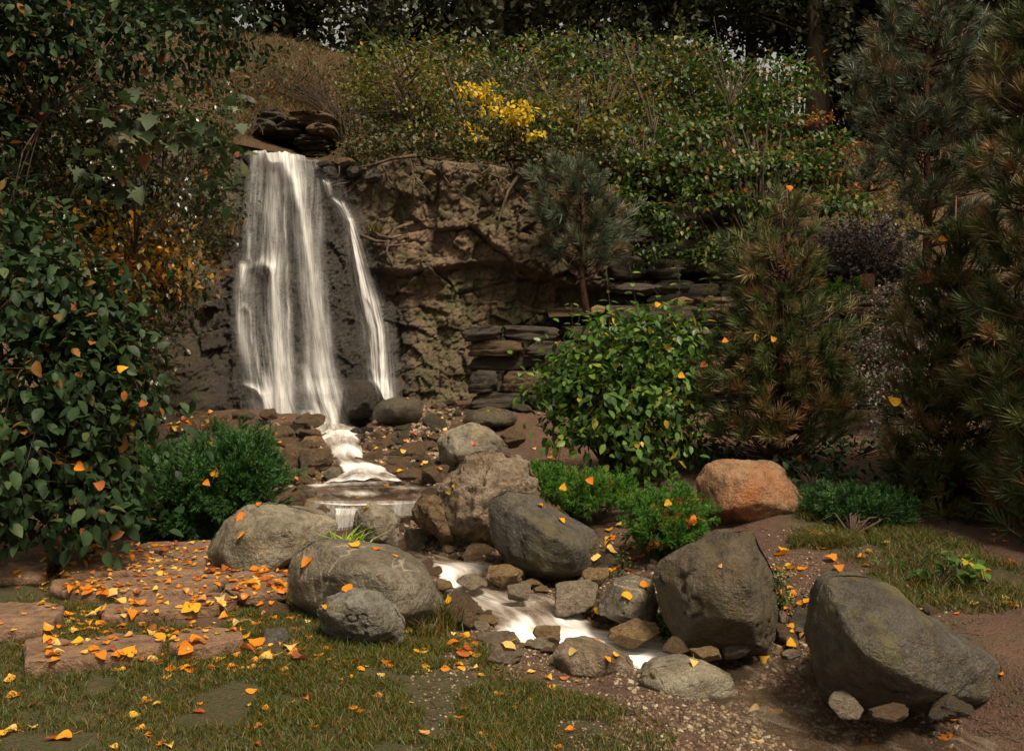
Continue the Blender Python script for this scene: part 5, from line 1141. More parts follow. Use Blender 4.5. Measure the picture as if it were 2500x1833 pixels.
# ---- big leafy shrub
ex = shoots([(1500,800,1480,650,9.9,7,.10),(1560,790,1535,640,9.9,7,.10),(1640,780,1655,655,9.9,6,.11),(1700,760,1725,640,10.1,6,.11),(1430,850,1395,740,9.9,6,.10),(1390,930,1310,900,9.8,5,.10),(1600,760,1590,700,9.8,4,.10),(1350,960,1285,945,9.8,4,.10),(1760,760,1750,690,10,4,.1),(1450,790,1425,760,9.9,4,.1),(1680,1000,1740,960,9.6,4,.12),(1690,1050,1735,1050,9.6,4,.12)])
bush('dogwood_shrub', 'broad bright green shrub with pointed oval leaves in front of the stacked wall', 'shrub', G(1500,1170),
 [(1500,850,10,130,95,.5),(1620,830,10,110,100,.5),(1400,920,9.9,85,70,.4),(1480,960,9.8,120,100,.6),(1600,960,9.7,120,110,.6),(1400,1030,9.9,90,70,.4),(1520,1070,9.6,110,70,.5),(1640,1050,9.6,90,70,.4),(1340,950,10,50,40,.3),(1580,1120,9.5,80,40,.35),(1680,900,10,50,70,.3)],
 'ovate', 'l_dog', .098, 560, 10, .12, 300, droop=.55, stem=(.02, .12), extra=ex)
bush('ground_ivy', 'dark broad-leaved ground plants right of the orange boulder', 'ground plant', G(1990,1200), [(1940,1150,9,40,22,.3),(2010,1165,9,60,26,.3),(2060,1180,8.8,40,24,.3),(1960,1190,8.6,40,20,.25),(1900,1130,9.2,25,14,.2)], 'broad', 'l_big', .085, 70, 6, .09, 60, stem=(.006, .3))
bush('ground_plant', 'round-leaved dark green plants on the shaded bank at the right edge', 'ground plant', G(2290,1440), [(2240,1370,6.4,34,20,.15),(2290,1400,6.3,40,26,.2),(2340,1380,6.4,40,40,.2),(2265,1425,6.2,24,14,.1)], 'broad', 'l_dog', .085, 22, 4, .07, 50, stem=(.005, .4))
bush('clover_patch', 'small bright clover-like plants between the medium boulder and the peaked boulder', 'ground plant', G(1640,1545), [(1625,1430,6.8,14,16,.08),(1632,1480,6.6,12,30,.08),(1640,1530,6.3,30,20,.12),(1620,1510,6.3,16,14,.08),(1690,1550,6.1,16,10,.08)], 'broad', 'l_dog', .030, 60, 6, .035, 40, stem=(.003, .4))
bush('ground_plant', 'tiny green sprout on the square dark stone by the earth path', 'ground plant', G(1520,1395), [(1520,1365,7.3,12,18,.06),(1495,1398,7.3,14,6,.06)], 'broad', 'l_dog', .030, 14, 4, .03, 30, stem=(.003, .5))
bush('ground_plant', 'small green weed against the right side of the peaked boulder', 'ground plant', G(1905,1500), [(1900,1410,6.3,14,24,.08),(1912,1455,6.2,12,20,.08)], 'broad', 'l_dog', .022, 40, 6, .03, 20, stem=(.003, .5))

# ---- hillside vegetation
def on_hill(px, py, d=0):
    h = hill_hit(px, py); return h if h is not None else P(px, py, 17)
hb_ = on_hill(1750, 420)
def hblob(px, py, rx, ry, dep=.6, fwd=.7, w=1):
    h = hill_hit(px, py + ry * .6); Y = (h.y if h is not None else 22) - fwd; return (px, py, Y, rx, ry, dep, w)
bush('hillside_shrub', 'wide tiered green shrub above the dark rock outcrop, its lower twigs reaching right', 'shrub', Vector(P(1850, 640, 15.3)),
 [(1700,330,16.2,100,60,.6),(1820,300,16.5,110,60,.6),(1940,330,16.5,90,60,.5),(1860,400,15.8,140,50,.6),(1980,430,15.8,90,45,.5),(1740,430,15.6,110,45,.5),(2050,500,15.4,60,40,.3),(1900,500,15.4,120,35,.4),(1640,400,15.8,80,50,.4),(1780,500,15.2,80,30,.3),(2090,560,15.2,50,22,.2),(2020,370,16.2,60,40,.4)],
 'ovate', 'l_shrub', .115, 620, 9, .13, 300, droop=.5, flat=.25, stem=(.03, .12))
bush('hillside_shrub', 'green shrub on the cliff edge left of the tiered shrub', 'shrub', Vector(P(1560, 520, 15.5)), [(1520,330,17,90,60,.5),(1600,280,17.8,90,60,.5),(1480,420,15.8,70,50,.4),(1560,420,15.6,80,60,.4),(1540,500,15.2,60,45,.3),(1600,530,15.1,50,40,.25),(1500,470,15.3,50,40,.25)], 'ovate', 'l_shrub', .10, 330, 9, .13, 200, flat=.35, stem=(.02, .12))
bush('hillside_shrub', 'yellow-green shrub under the fence in the middle of the top edge', 'shrub', Vector(on_hill(1470, 300)), [hblob(1420,260,80,45),hblob(1500,240,90,45),hblob(1590,235,70,40),hblob(1440,330,70,40),hblob(1340,300,60,60)], 'small', 'l_lime', .11, 330, 12, .14, 0, stem=(.02, .12))
bush('hillside_shrub', 'dull green shrub at the foot of the fence right of centre', 'shrub', Vector(on_hill(1780, 260)), [hblob(1690,250,90,40),hblob(1800,245,100,40),hblob(1890,250,60,40)], 'small', 'l_shrub', .12, 330, 12, .16, 0, stem=(.008, .04))
bush('sapling', 'thin sapling with olive leaves right of the waterfall lip', 'sapling', Vector(on_hill(1020, 330)), [hblob(880,250,80,50),hblob(960,230,90,50),hblob(1040,270,90,60),hblob(900,330,50,30,.3,.2),hblob(1000,330,60,30,.3,.2),(960,180,17.5,110,60,.6)], 'small', 'l_lime', .075, 230, 10, .14, 0, stem=(.03, .25))
bush('sapling', 'dark olive sapling thicket above the cliff right of the thin sapling', 'sapling', Vector(on_hill(1180, 330)), [hblob(1100,250,80,40),hblob(1200,240,80,40),hblob(1290,250,80,45),hblob(1230,320,70,40),hblob(1130,310,60,30),hblob(1330,330,60,40)], 'small', 'l_shrub', .085, 300, 10, .13, 0, stem=(.012, .15))
bush('hillside_shrub', 'row of tall dark green bushes hiding the left part of the fence', 'shrub', Vector(on_hill(1250, 230)), [(x_, 190, 22.0, 75, 50, .8) for x_ in range(900, 1960, 95)] + [(x_, 130, 23.5, 75, 45, .8) for x_ in range(940, 1800, 110)], 'small', 'l_shrub', .15, 620, 12, .22, 0, stem=(.012, .05))
bush('hillside_shrub', 'olive bush high on the slope above the rock overhang', 'shrub', Vector(on_hill(860, 220)), [hblob(900,215,60,40),hblob(960,260,50,40),hblob(1030,215,60,40)], 'small', 'l_lime', .09, 120, 10, .15, 0, stem=(.01, .2))
bush('sapling', 'golden-leaved sapling branch glowing above the cliff edge', 'sapling', Vector(P(1240, 400, 15.6)), [(1265,290,15.2,36,34,.2),(1300,325,15.2,22,18,.15),(1195,225,15.9,26,16,.15),(1210,240,15.8,20,14,.15),(1140,222,16,30,14,.15),(1160,245,16,20,10,.1),(1255,265,15.3,30,12,.15),(1160,335,15.4,20,20,.15),(1200,275,15.5,30,10,.15)], 'ovate', 'l_gold', .095, 85, 6, .08, 150, flat=.35, stem=(.010, .4))
bush('hanging_shrub', 'ochre fine-leaved shrub hanging over the middle of the cliff edge', 'shrub', Vector(P(1170, 380, 15.6)), [(1100,330,15.6,60,50,.3),(1150,390,15.2,50,50,.25),(1190,430,15.0,35,25,.2),(1210,360,15.4,70,45,.3),(1290,380,15.4,60,40,.3),(1060,290,16,60,50,.3),(1340,400,15.4,60,45,.3),(1400,390,15.4,60,40,.3)], 'small', 'l_lime', .055, 260, 10, .11, 0, stem=(.015, .15))
bush('russet_shrub', 'small russet shrub between the tiered green shrub and the slope path', 'shrub', Vector(on_hill(2050, 440)), [hblob(2040,400,40,50,.4,.3),hblob(2070,450,30,40,.3,.3),hblob(1990,290,50,20,.3,.3),hblob(2080,370,25,25,.2,.3)], 'small', 'l_red', .085, 90, 10, .11, 0, stem=(.012, .3))
bush('grey_shrub', 'purple-grey twiggy shrub beside the upper slope path', 'shrub', Vector(on_hill(2090, 360)), [hblob(2100,290,34,40,.3,.3),hblob(2080,330,40,30,.3,.3),hblob(2190,330,30,20,.3,.3)], 'small', 'l_purple', .07, 110, 12, .11, 0, stem=(.012, .3))
bush('grey_shrub', 'larger purple-grey shrub in the dark gap between the two right pines', 'shrub', Vector(P(2100, 700, 14.2)), [(2060,590,14.4,70,50,.4),(2130,570,14.4,60,50,.4),(2090,640,14,70,50,.4),(2180,620,14,50,60,.4),(2010,610,14.2,40,50,.3)], 'small', 'l_purple', .07, 260, 12, .12, 0, stem=(.012, .2))
bush('heath', 'heath with pinkish tips spilling over the terrace behind the right pine', 'heath', Vector(P(2220, 1000, 11.5)), [(2180,730,12.2,80,40,.4),(2130,850,11.6,70,60,.4),(2200,820,11.6,80,60,.4),(2120,950,11.2,60,60,.4),(2190,920,11.2,80,70,.4),(2250,780,12,80,60,.4),(2170,1040,10.8,80,50,.4)], 'small', 'l_heath', .045, 500, 14, .10, 0, stem=(.012, .1))
bush('hillside_shrub', 'olive shrub on the slope below the path behind the right pine', 'shrub', Vector(P(2150, 560, 15.5)), [(2170,520,15.8,60,40,.4),(2230,560,15.4,70,50,.4),(2120,500,16,30,30,.3),(2280,470,16,60,60,.4)], 'small', 'l_lime', .07, 160, 10, .13, 0, stem=(.012, .2))
bush('low_shrub', 'sparse brown-leaved brush on the slope above the falls', 'shrub', Vector(on_hill(830, 300)), [hblob(830,260,50,40,.3,.2),hblob(780,225,60,20,.3,.2),hblob(640,225,60,14,.3,.2),hblob(860,360,50,30,.3,.1)], 'small', 'l_yel', .045, 70, 7, .12, 0, stem=(.012, .9))

bush('edge_shrub', 'straggling brown-green growth hanging over the top edge of the cliff', 'shrub', Vector(P(1150, 395, 15.8)), [(x_, 392 + 12 * math.sin(x_ * .05), 15.35, 45, 26 + 8 * math.sin(x_ * .09), .35) for x_ in range(850, 1520, 48)], 'small', 'l_under', .075, 330, 10, .11, 0, stem=(.01, .15))
bush('hanging_plant', 'green leaves trailing over the dark rock outcrop', 'climber', Vector(P(1700, 520, 15.3)), [(1680,480,15.1,40,30,.15),(1640,560,15,50,30,.15),(1760,600,14.9,50,26,.15),(1700,630,14.8,40,20,.15),(1850,560,15,40,30,.15),(1590,620,14.9,40,26,.15)], 'ovate', 'l_shrub', .085, 110, 8, .11, 100, stem=(.006, .2))
bush('hillside_shrub', 'brown autumn brush on the bare slope above the waterfall', 'shrub', Vector(on_hill(700, 230)), [hblob(600,215,50,16,.4,.3),hblob(690,225,60,14,.4,.3),hblob(780,240,40,16,.4,.3),hblob(560,320,26,20,.3,.3),hblob(850,330,40,30,.3,.3)], 'small', 'l_under', .07, 130, 9, .13, 0, stem=(.006, .5))
bush('ground_ivy', 'dark ivy-like ground cover in the shade under the pines', 'ground plant', Vector(P(2050, 1130, 9.9)), [(x_, 1108 + 8 * math.sin(x_), 10.0, 55, 16, .5) for x_ in range(1690, 2520, 70)] + [(x_, 1180, 8.6, 60, 22, .5) for x_ in range(2180, 2560, 70)], 'broad', 'l_big', .075, 420, 8, .12, 0, stem=(.005, .05))
for px_, lab in ((985,'left slim dark trunk rising from the cliff edge right of the falls'),(1018,'slim leaning trunk just right of the leftmost one on the cliff edge'),(1105,'thin bent young trunk behind the golden-leaved branch'),(1330,'young dark trunk above the middle of the cliff'),(1560,'slender dark stem in the green thicket right of centre'),(1680,'pair-forked thin stem below the fence')):
    b_ = on_hill(px_ + 30, 335); Yb = b_.y; t = thing('young_tree', lab, 'tree', b_); mb = MB(); lean = P(px_ - 30, 130, Yb)
    mb.tube([b_, b_ + (lean - b_) * .35 + Vector((.05, 0, 0)), b_ + (lean - b_) * .7, lean], [.055, .04, .03, .012], 7); mb.build('trunk', M['bark'], t, loc=t.location); mb = MB()
    for q in np.linspace(.3, .95, 9):
        p = b_ + (lean - b_) * q; d = Vector((rng.choice([-1, 1]) * rng.uniform(.3, .8), rng.uniform(-.5, .1), rng.uniform(.2, .7))); mb.tube([p, p + d * .5 + Vector((0, 0, .05)), p + d], [.014, .008, .003], 4)
    mb.build('branches', M['bark'], t, loc=t.location)
    cs = np.array([tuple(b_ + (lean - b_) * q + Vector((rng.normal() * .35, rng.normal() * .3 - .2, .2))) for q in rng.uniform(.35, 1, 26)]); pp = np.repeat(cs, 9, 0) + rng.normal(size=(234, 3)) * .12
    V, T, A = leaves_np('small', pp, frames(nrm(rng.normal(size=pp.shape) + [0, 0, -.4]), nrm(rng.normal(size=pp.shape) * .5 + [0, -.2, 1])), rng.uniform(.05, .10, 234)); o = obj('foliage', mesh_np('f', V - np.array(t.location), T, {'rnd': A}), M['l_lime'], t); o['kind'] = 'stuff'
# ---- pines
def pine(name, label, base, top, tiers, n, meshes, r0=.05, group=None, sc=1.0, seed=1):
    """tiers: (py, left px, right px, Y, half depth m): crown outline by height"""
    t = thing(name, label, 'pine', base, group); b, tp = np.array(tuple(base)), np.array(tuple(top)); k = np.array([x[0] for x in tiers], float); mb = MB(); cr = np.random.default_rng(seed)
    pts = [b + (tp - b) * q + np.array([.03 * math.sin(q * 7 + seed), .02 * math.cos(q * 5), 0]) for q in np.linspace(0, 1, 9)]
    mb.tube(pts, np.linspace(r0, .006, 9), 8); mb.build('trunk', M['bark_red'], t, loc=t.location)
    w = np.array([x[2] - x[1] for x in tiers], float); cdf = np.cumsum(np.r_[0, (w[1:] + w[:-1]) / 2 * np.diff(k)]); br = MB(); cnt = 0; extra = MB()
    me = meshes[0]; kk = len(me.vertices); co = np.zeros(kk * 3); me.vertices.foreach_get('co', co); co = co.reshape(-1, 3); T = np.zeros(len(me.loops), int); me.loops.foreach_get('vertex_index', T); T = T.reshape(-1, 3)
    ends = []
    for i in range(n):
        py = np.interp(cr.random() * cdf[-1], cdf, k); l, r_ = np.interp(py, k, [x[1] for x in tiers]), np.interp(py, k, [x[2] for x in tiers]); Y = np.interp(py, k, [x[3] for x in tiers]); hd = np.interp(py, k, [x[4] for x in tiers])
        a = cr.uniform(0, 6.28); rr = cr.random() ** .4 * (1 + .38 * float(vnoise(np.array([math.cos(a) * 1.2 + seed, math.sin(a) * 1.2, py / 55.]), 3))); cx, hw = (l + r_) / 2, (r_ - l) / 2
        pos = np.array(P(cx + math.cos(a) * rr * hw, py, Y)); pos[1] = Y + math.sin(a) * rr * hd; ends.append(pos)
    ends = np.array(ends); order = np.argsort(ends[:, 1]); axz = np.clip((ends[:, 2] - .25 - b[2]) / (tp[2] - b[2]), .02, .98)
    for c_, i in enumerate(order):
        e = ends[i]; q = axz[i]; root = b + (tp - b) * q; d = e - root; out = nrm(d * [1, 1, .2]) if np.linalg.norm(d) > .05 else np.array([0, 0, 1.])
        dr = nrm(out * .75 + np.array([0, -.12, .55]) + cr.normal(size=3) * .35); s = sc * cr.uniform(.75, 1.2)
        if i % 3 == 0: br.tube([root, root + d * .55 + [0, 0, -.06], e], [.016 * min(1.5, .4 + np.linalg.norm(d)), .008, .005], 4)
        else: br.tube([e - dr * .2 * s - out * .12, e - dr * .08, e], [.007, .005, .004], 3)
        if c_ < 300: inst(t, 'needle_tuft', meshes[int(cr.integers(0, len(meshes)))], e, dr, s)
        else:
            fr = frames(dr[None], nrm(cr.normal(size=(1, 3))))[0]; extra.add((co @ fr.T) * s + e, T, cr.random())
    br.build('branches', M['bark_red'], t, loc=t.location)
    if extra.n: o = extra.build('inner_needles', meshes[0].materials[0], t, loc=t.location); o['kind'] = 'stuff'
    return t
pine('pine_tree', 'bushy young pine with brownish needle tufts behind the orange boulder', G(1895,1140) , P(1925,450,9.8),
 [(480,1895,1950,9.8,.1),(540,1880,1960,9.8,.12),(575,1790,1990,9.8,.3),(640,1780,2010,9.8,.4),(740,1770,2020,9.7,.45),(820,1750,2055,9.6,.5),(920,1745,2070,9.5,.55),(1020,1745,2075,9.4,.55),(1085,1770,2060,9.4,.5)], 520, TF, .05, sc=1.0, seed=3)
pine('pine_tree', 'dark pine filling the right edge above the corner boulder', G(2330,1215), P(2340,480,9.4),
 [(560,2290,2370,8.6,.15),(650,2250,2430,8.6,.3),(750,2240,2470,8.6,.4),(850,2220,2500,8.5,.5),(1000,2200,2520,8.4,.55),(1150,2150,2520,8.3,.6),(1270,2180,2500,8.2,.55)], 560, TF, .05, sc=.95, seed=5)
pine('pine_tree', 'open-crowned pine with dead orange needles in the upper right corner', Vector(P(2260, 640, 12.5)), P(2270,-60,12.8),
 [(-40,2200,2330,12.8,.3),(100,2150,2450,12.7,.6),(220,2090,2440,12.6,.7),(330,2110,2440,12.5,.7),(430,2170,2440,12.5,.6),(560,2230,2440,12.5,.5)], 430, TFB, .06, sc=1.25, seed=7)
pine('pine_tree', 'slender grey-green pine standing on the ledge before the cliff', Vector(P(1432, 775, 14.3)), P(1410,380,14.5),
 [(400,1330,1440,14.5,.25),(430,1300,1470,14.4,.35),(500,1290,1540,14.4,.4),(560,1310,1560,14.3,.4),(620,1300,1520,14.3,.35),(650,1360,1480,14.3,.3)], 170, TFB, .05, sc=1.25, seed=9)
pine('pine_tree', 'small young pine top standing on the hillside above the slender pine', Vector(on_hill(1410, 400)), Vector(on_hill(1410, 400)) + Vector((0, 0, 1.35)),
 [(235,1400,1425,16.6,.06),(300,1385,1440,16.6,.1),(350,1370,1450,16.6,.2)], 26, TFB, .02, sc=1.2, seed=10)
pine('pine_tree', 'small pine on the slope path at the upper right', Vector(P(2120, 470, 16)), P(2130,350,16), [(370,2110,2140,16,.1),(420,2070,2200,16,.3),(450,2080,2210,16,.3)], 45, TFB, .03, sc=1.1, seed=12)
pine('pine_tree', 'dense pine beyond the right side of the dark right-edge pine', Vector(P(2560, 1350, 7.2)), P(2540,80,7.6),
 [(60,2460,2620,7.6,.2),(300,2420,2700,7.5,.4),(600,2420,2720,7.4,.5),(900,2420,2740,7.3,.5),(1300,2440,2740,7.2,.5)], 560, TF, .07, sc=1.1, seed=13)
# ---- trees and fence on the hill
def crest_z(x, y): z = hill_z(x, y); return z if z is not None else 7.6
fy_ = 25.0; fx0, fx1 = 1.2, 11.5
t = thing('picket_fence', 'grey wooden picket fence along the top of the hill', 'fence', Vector((4, fy_, crest_z(4, fy_))))
bmf = bmesh.new(); bmesh.ops.create_cube(bmf, size=1); bmesh.ops.bevel(bmf, geom=bmf.edges[:], offset=.04, segments=1, affect='EDGES'); pk = bpy.data.meshes.new('picket'); bmf.to_mesh(pk); bmf.free(); pk.materials.append(M['picket'])
x = fx0
while x < fx1:
    z = crest_z(x, fy_); h = 1.35 + rng.uniform(-.04, .04); o = bpy.data.objects.new('picket', pk); col.objects.link(o); o.parent = t
    o.matrix_local = Matrix.Translation(Vector((x, fy_ + rng.uniform(-.01, .01), z + h / 2)) - t.location) @ Matrix.Rotation(rng.uniform(-.02, .02), 4, 'Y') @ Matrix.Diagonal((.085, .025, h, 1)); x += .155
for zz in (.35, 1.15):
    mb = MB(); mb.tube([(a, fy_ + .045, crest_z(a, fy_) + zz) for a in np.linspace(fx0, fx1, 14)], [.035, .035], 4); mb.build('rail', M['picket'], t, loc=t.location)

def clump_mesh(seed, n=150, r=.55, leaf='ovate', sz=.14, mat='conifer'):
    q = np.random.default_rng(seed); d = nrm(q.normal(size=(n, 3))); p = d * (q.random((n, 1)) ** .5) * r * np.array([1, 1, .55])
    V, T, A = leaves_np(leaf, p, frames(nrm(d * .6 + q.normal(size=(n, 3)) * .6 + [0, 0, -.4]), nrm(np.array([0, 0, 1.]) + q.normal(size=(n, 3)) * .4)), sz * q.uniform(.6, 1.2, n)); me = mesh_np('clump', V, T, {'rnd': A * .5}); me.materials.append(M[mat]); return me
CL = {k: [clump_mesh(s, 150, .6, 'small', .17, k) for s in range(4)] for k in ('conifer', 'l_shrub', 'l_lime')}
def tree(name, label, x, y, h, r, kind, n=90, r0=.22, z0=None, low=.15, cat='tree', bark='bark', group=None):
    z = crest_z(x, y) if z0 is None else z0; t = thing(name, label, cat, Vector((x, y, z)), group); mb = MB()
    pts = [(x + .1 * math.sin(q * 5 + x), y, z + h * q) for q in np.linspace(0, .92, 8)]; mb.tube(pts, np.linspace(r0, .04, 8), 10)
    o = mb.build('trunk', M[bark], t, loc=t.location); br = MB()
    for i in range(n):
        q = low + (1 - low) * rng.random() ** .9; rr = r * (math.sin(min(1, (1.08 - q) * 1.5) * 1.57)) * rng.random() ** .45; a = rng.uniform(0, 6.28)
        e = np.array([x + math.cos(a) * rr, y + math.sin(a) * rr, z + h * q + .25]); s = rng.uniform(.8, 1.5)
        if i % 3 == 0: br.tube([(x, y, z + h * q * .9), (x + math.cos(a) * rr * .5, y + math.sin(a) * rr * .5, z + h * q), tuple(e)], [.05, .03, .01], 4)
        inst(t, 'leaf_clump', CL[kind][int(rng.integers(0, 4))], e, (math.cos(a) * .3, math.sin(a) * .3 - .1, 1), s)['kind'] = 'stuff'
    br.build('branches', M[bark], t, loc=t.location); return t
tree('tree', 'old tree with a thick rough trunk in front of the fence at upper right', 7.05, 24.4, 6.5, 2.2, 'conifer', 110, .34, low=.36)
tree('tree', 'dark evergreen right of the thick trunk by the fence', 9.4, 24.2, 6, 1.9, 'conifer', 150, .15, low=.03)
tree('tree', 'dark evergreen at the top right behind the open-crowned pine', 12.2, 24, 6.5, 2.3, 'conifer', 150, .2, low=.03)
for i, (x, y, h, r, lo) in enumerate([(-11,26,7,2.6,.02),(-8.2,25,6.5,2.6,.02),(-5.6,26,6.5,2.5,.02),(-3.0,25.5,6.5,2.4,.02),(-.4,26.4,6.5,2.5,.03),(1.9,27,7,2.5,.12),(4.2,27,7,2.6,.18),(6.3,28,7.5,2.4,.30),(10.2,30,8,2.8,.36),(-13.5,25,7,2.6,.02),(14.5,25,7,2.6,.03)]):
    lab = ['far left dark tree on the hill beyond the picture corner','dark tree on the hill above the left climber','dark tree on the hill crest over the waterfall','dark tree on the crest right of the waterfall','dark tree above the yellow sapling','dark tree behind the left end of the fence','dark tree behind the middle of the fence','dark tree behind the fence next to the thick trunk','dark tree far behind the right part of the fence','outermost left tree on the hill crest','outermost right tree on the hill crest'][i]
    tree('tree', lab, x, y, h, r, 'conifer', 110, .2, low=lo)
tree('tree', 'leafy tree added out of view right of the camera to shade the right side', 8.6, 3.4, 10, 3.0, 'l_shrub', 150, .25, z0=0, low=.3)  # added out of view so that its crown shades the right pines
tree('tree', 'second leafy tree added out of view on the right for its shade', 11.5, 7.0, 11, 3.2, 'l_shrub', 150, .25, z0=0, low=.2)  # another unseen crown, added to deepen the shade on the right
tree('tree', 'leafy tree added out of view on the left to block sky light', -9.4, 6.5, 10, 3.0, 'l_shrub', 150, .25, z0=0, low=.25)  # unseen tree added to cut the sky light at the left
tree('shrub', 'yellow-green shrub seen through the fence', 7.95, 26.5, 1.6, .5, 'l_lime', 10, .05, low=.1, cat='shrub')
# hillside low cover
def scatter_hill(n, x0, x1, y0, y1):
    out = []
    for _ in range(n):
        h = hill_hit(rng.uniform(x0, x1), rng.uniform(y0, y1))
        if h is not None: out.append(h[:])
    return np.array(out)
def grass_mesh(pos, hgt, w, lean=.4, per=1, rs=.02):
    pos = np.repeat(pos, per, 0) + np.concatenate([rng.normal(size=(len(pos) * per, 2)) * rs, np.zeros((len(pos) * per, 1))], 1); n = len(pos)
    a = rng.uniform(0, 6.28, n); l = rng.normal(size=(n, 2)) * lean; h = hgt * rng.uniform(.4, 1.2, n); sx = np.stack([np.cos(a), np.sin(a), a * 0], -1) * w / 2
    up = lambda q, k: pos + np.stack([l[:, 0] * h * k, l[:, 1] * h * k, h * q], -1)
    V = np.stack([pos - sx, pos + sx, up(.55, .3) + sx * .8, up(.55, .3) - sx * .8, up(1, 1)], 1); T = np.array([(0, 1, 2), (0, 2, 3), (3, 2, 4)])[None] + (np.arange(n) * 5)[:, None, None]
    return V.reshape(-1, 3), T.reshape(-1, 3), np.repeat(rng.random(n), 5)
pts = np.concatenate([scatter_hill(2600, 540, 860, 190, 330), scatter_hill(500, 850, 1500, 190, 420), scatter_hill(900, 1950, 2250, 280, 540), scatter_hill(1500, 0, 2400, 60, 210), scatter_hill(2200, 480, 950, 60, 215)])
V, T, A = grass_mesh(pts, .14, .009, .8, 5, .09)
tag(obj('dry_grass', mesh_np('dry_grass', V, T, {'rnd': A}), M['drygrass']), 'dry brown grass on the slope above the cliff', 'grass', kind='stuff')
pts = np.concatenate([scatter_hill(3500, 900, 2200, 190, 520), scatter_hill(2200, 850, 1500, 190, 400), scatter_hill(800, 300, 2400, 120, 230)]); n = len(pts); pp = np.repeat(pts, 8, 0) + rng.normal(size=(n * 8, 3)) * [.18, .18, .08] + [0, 0, .12]
V, T, A = leaves_np('small', pp, frames(nrm(rng.normal(size=pp.shape)), nrm(rng.normal(size=pp.shape) * .5 + [0, -.3, 1])), rng.uniform(.04, .11, len(pp)))
tag(obj('undergrowth', mesh_np('undergrowth', V, T, {'rnd': A}), M['l_under']), 'tangled green undergrowth covering the hillside', 'undergrowth', kind='stuff')
# roots and twigs on the cliff edge
mb = MB()
for px, py in [(rng.uniform(830, 1500), rng.uniform(350, 440)) for _ in range(60)]:
    h = cliff_hit(px, py + 14)
    if h is None: continue
    p = np.array(h) + [0, -.06, .05]; pts_ = [p]
    d = np.array([rng.uniform(-.12, .12), -.02, -.10])
    for k in range(5):
        p = p + d + rng.normal(size=3) * [.05, .01, .04]; hh = cliff_hit(p[0] / p[1] * F + HX, HY - (p[2] - CH) / p[1] * F)
        if hh is not None: p[1] = hh.y - .04
        pts_.append(p.copy())
    mb.tube(pts_, [.012, .003], 4)
for a in ([(905,560),(930,578),(960,583),(1000,572)],[(880,575),(920,590),(960,592)],[(915,598),(950,602),(1000,598)],[(1010,545),(965,560),(950,590),(945,615),(960,650),(975,640)],[(1015,380),(960,390),(900,405),(870,412)],[(1110,420),(1070,450),(1060,500)],[(1265,430),(1240,470),(1220,530),(1215,560)]):
    q = []
    for px, py in a:
        h = cliff_hit(px, py); q.append(np.array(h) + [0, -.07, 0] if h is not None else np.array(P(px, py, 14.6)))
    mb.tube(q, [.03, .010], 5)
tag(mb.build('roots', M['bark']), 'bare roots and twigs hanging over the cliff face right of the falls', 'roots', kind='stuff')

# ---- grass
def in_slab(o):
    r = np.zeros(len(o), bool)
    for p in SLABS:
        c = np.zeros(len(o), bool); q = (p - p.mean(0)) * .97 + p.mean(0)
        for a, b in zip(q, np.roll(q, -1, 0)):
            m = ((a[1] > o[:, 1]) != (b[1] > o[:, 1])) & (o[:, 0] < (b[0] - a[0]) * (o[:, 1] - a[1]) / (b[1] - a[1] + 1e-12) + a[0]); c ^= m
        r |= c
    return r
def in_mask(n, pts, thr=.15):
    out = []
    while len(out) < n:
        px, py, r = pts[int(rng.integers(0, len(pts)))]; c = G(px, py); a, q = rng.uniform(0, 6.28), r * math.sqrt(rng.random()); out.append((c.x + q * math.cos(a), c.y + q * math.sin(a)))
    o = np.array(out); o = o[~in_slab(o)]; z = gz(o[:, 0], o[:, 1]); nz = fbm(np.stack([o[:, 0] * 3, o[:, 1] * 3, z * 0], -1), 3, 66); return np.c_[o, z][nz > -.28]
V, T, A = grass_mesh(in_mask(38000, LAWN), .034, .0042, .75, 3, .012)
tag(obj('lawn_grass', mesh_np('g', V, T, {'rnd': A}), M['grass']), 'short mossy grass round the flagstones and in the foreground', 'grass', kind='stuff')
V, T, A = grass_mesh(in_mask(7000, BANK), .06, .005, .9, 3, .02)
tag(obj('bank_grass', mesh_np('g', V, T, {'rnd': A}), M['grass']), 'thin grass on the shaded right bank', 'grass', kind='stuff')
def tuft_grass(name, label, px, py, rx, n, h, w, mat, lean=.5, Y=None):
    b = G(px, py) if Y is None else P(px, py, Y); s = rx * b.y / F; p = np.array(b) + rng.normal(size=(n, 3)) * [s / 2, s / 3, 0]; 
    V, T, A = grass_mesh(p, h, w, lean, 1, 0); t = obj(name, mesh_np('g', V - np.array(b), T, {'rnd': A}), M[mat], loc=b); tag(t, label, 'grass clump'); t['kind'] = 'stuff'
tuft_grass('grass_clump', 'bright yellow-green grass clump between the two left boulders', 848, 1338, 40, 60, .13, .012, 'lily', 1.1, 7.55)
tuft_grass('grass_clump', 'tall green grass at the right foot of the veined boulder', 1090, 1540, 26, 170, .20, .006, 'grass', .35)
tuft_grass('grass_clump', 'short grass in front of the veined boulder beside the tall grass', 1040, 1560, 50, 220, .11, .006, 'grass', .5)
tuft_grass('grass_clump', 'dark green grass tuft on the back of the peaked boulder', 1612, 1362, 40, 240, .16, .006, 'grass', .6)
tuft_grass('grass_clump', 'grass fringe under the banded blue-grey boulder', 900, 1590, 110, 420, .08, .006, 'grass', .5)
tuft_grass('grass_clump', 'grass hanging beside the wet cliff on the left slope', 425, 990, 40, 160, .25, .009, 'drygrass', .8)
tuft_grass('grass_clump', 'dry grass above the rubble on the left slope', 520, 1050, 50, 160, .20, .009, 'drygrass', .8)
h = cliff_hit(535, 600)
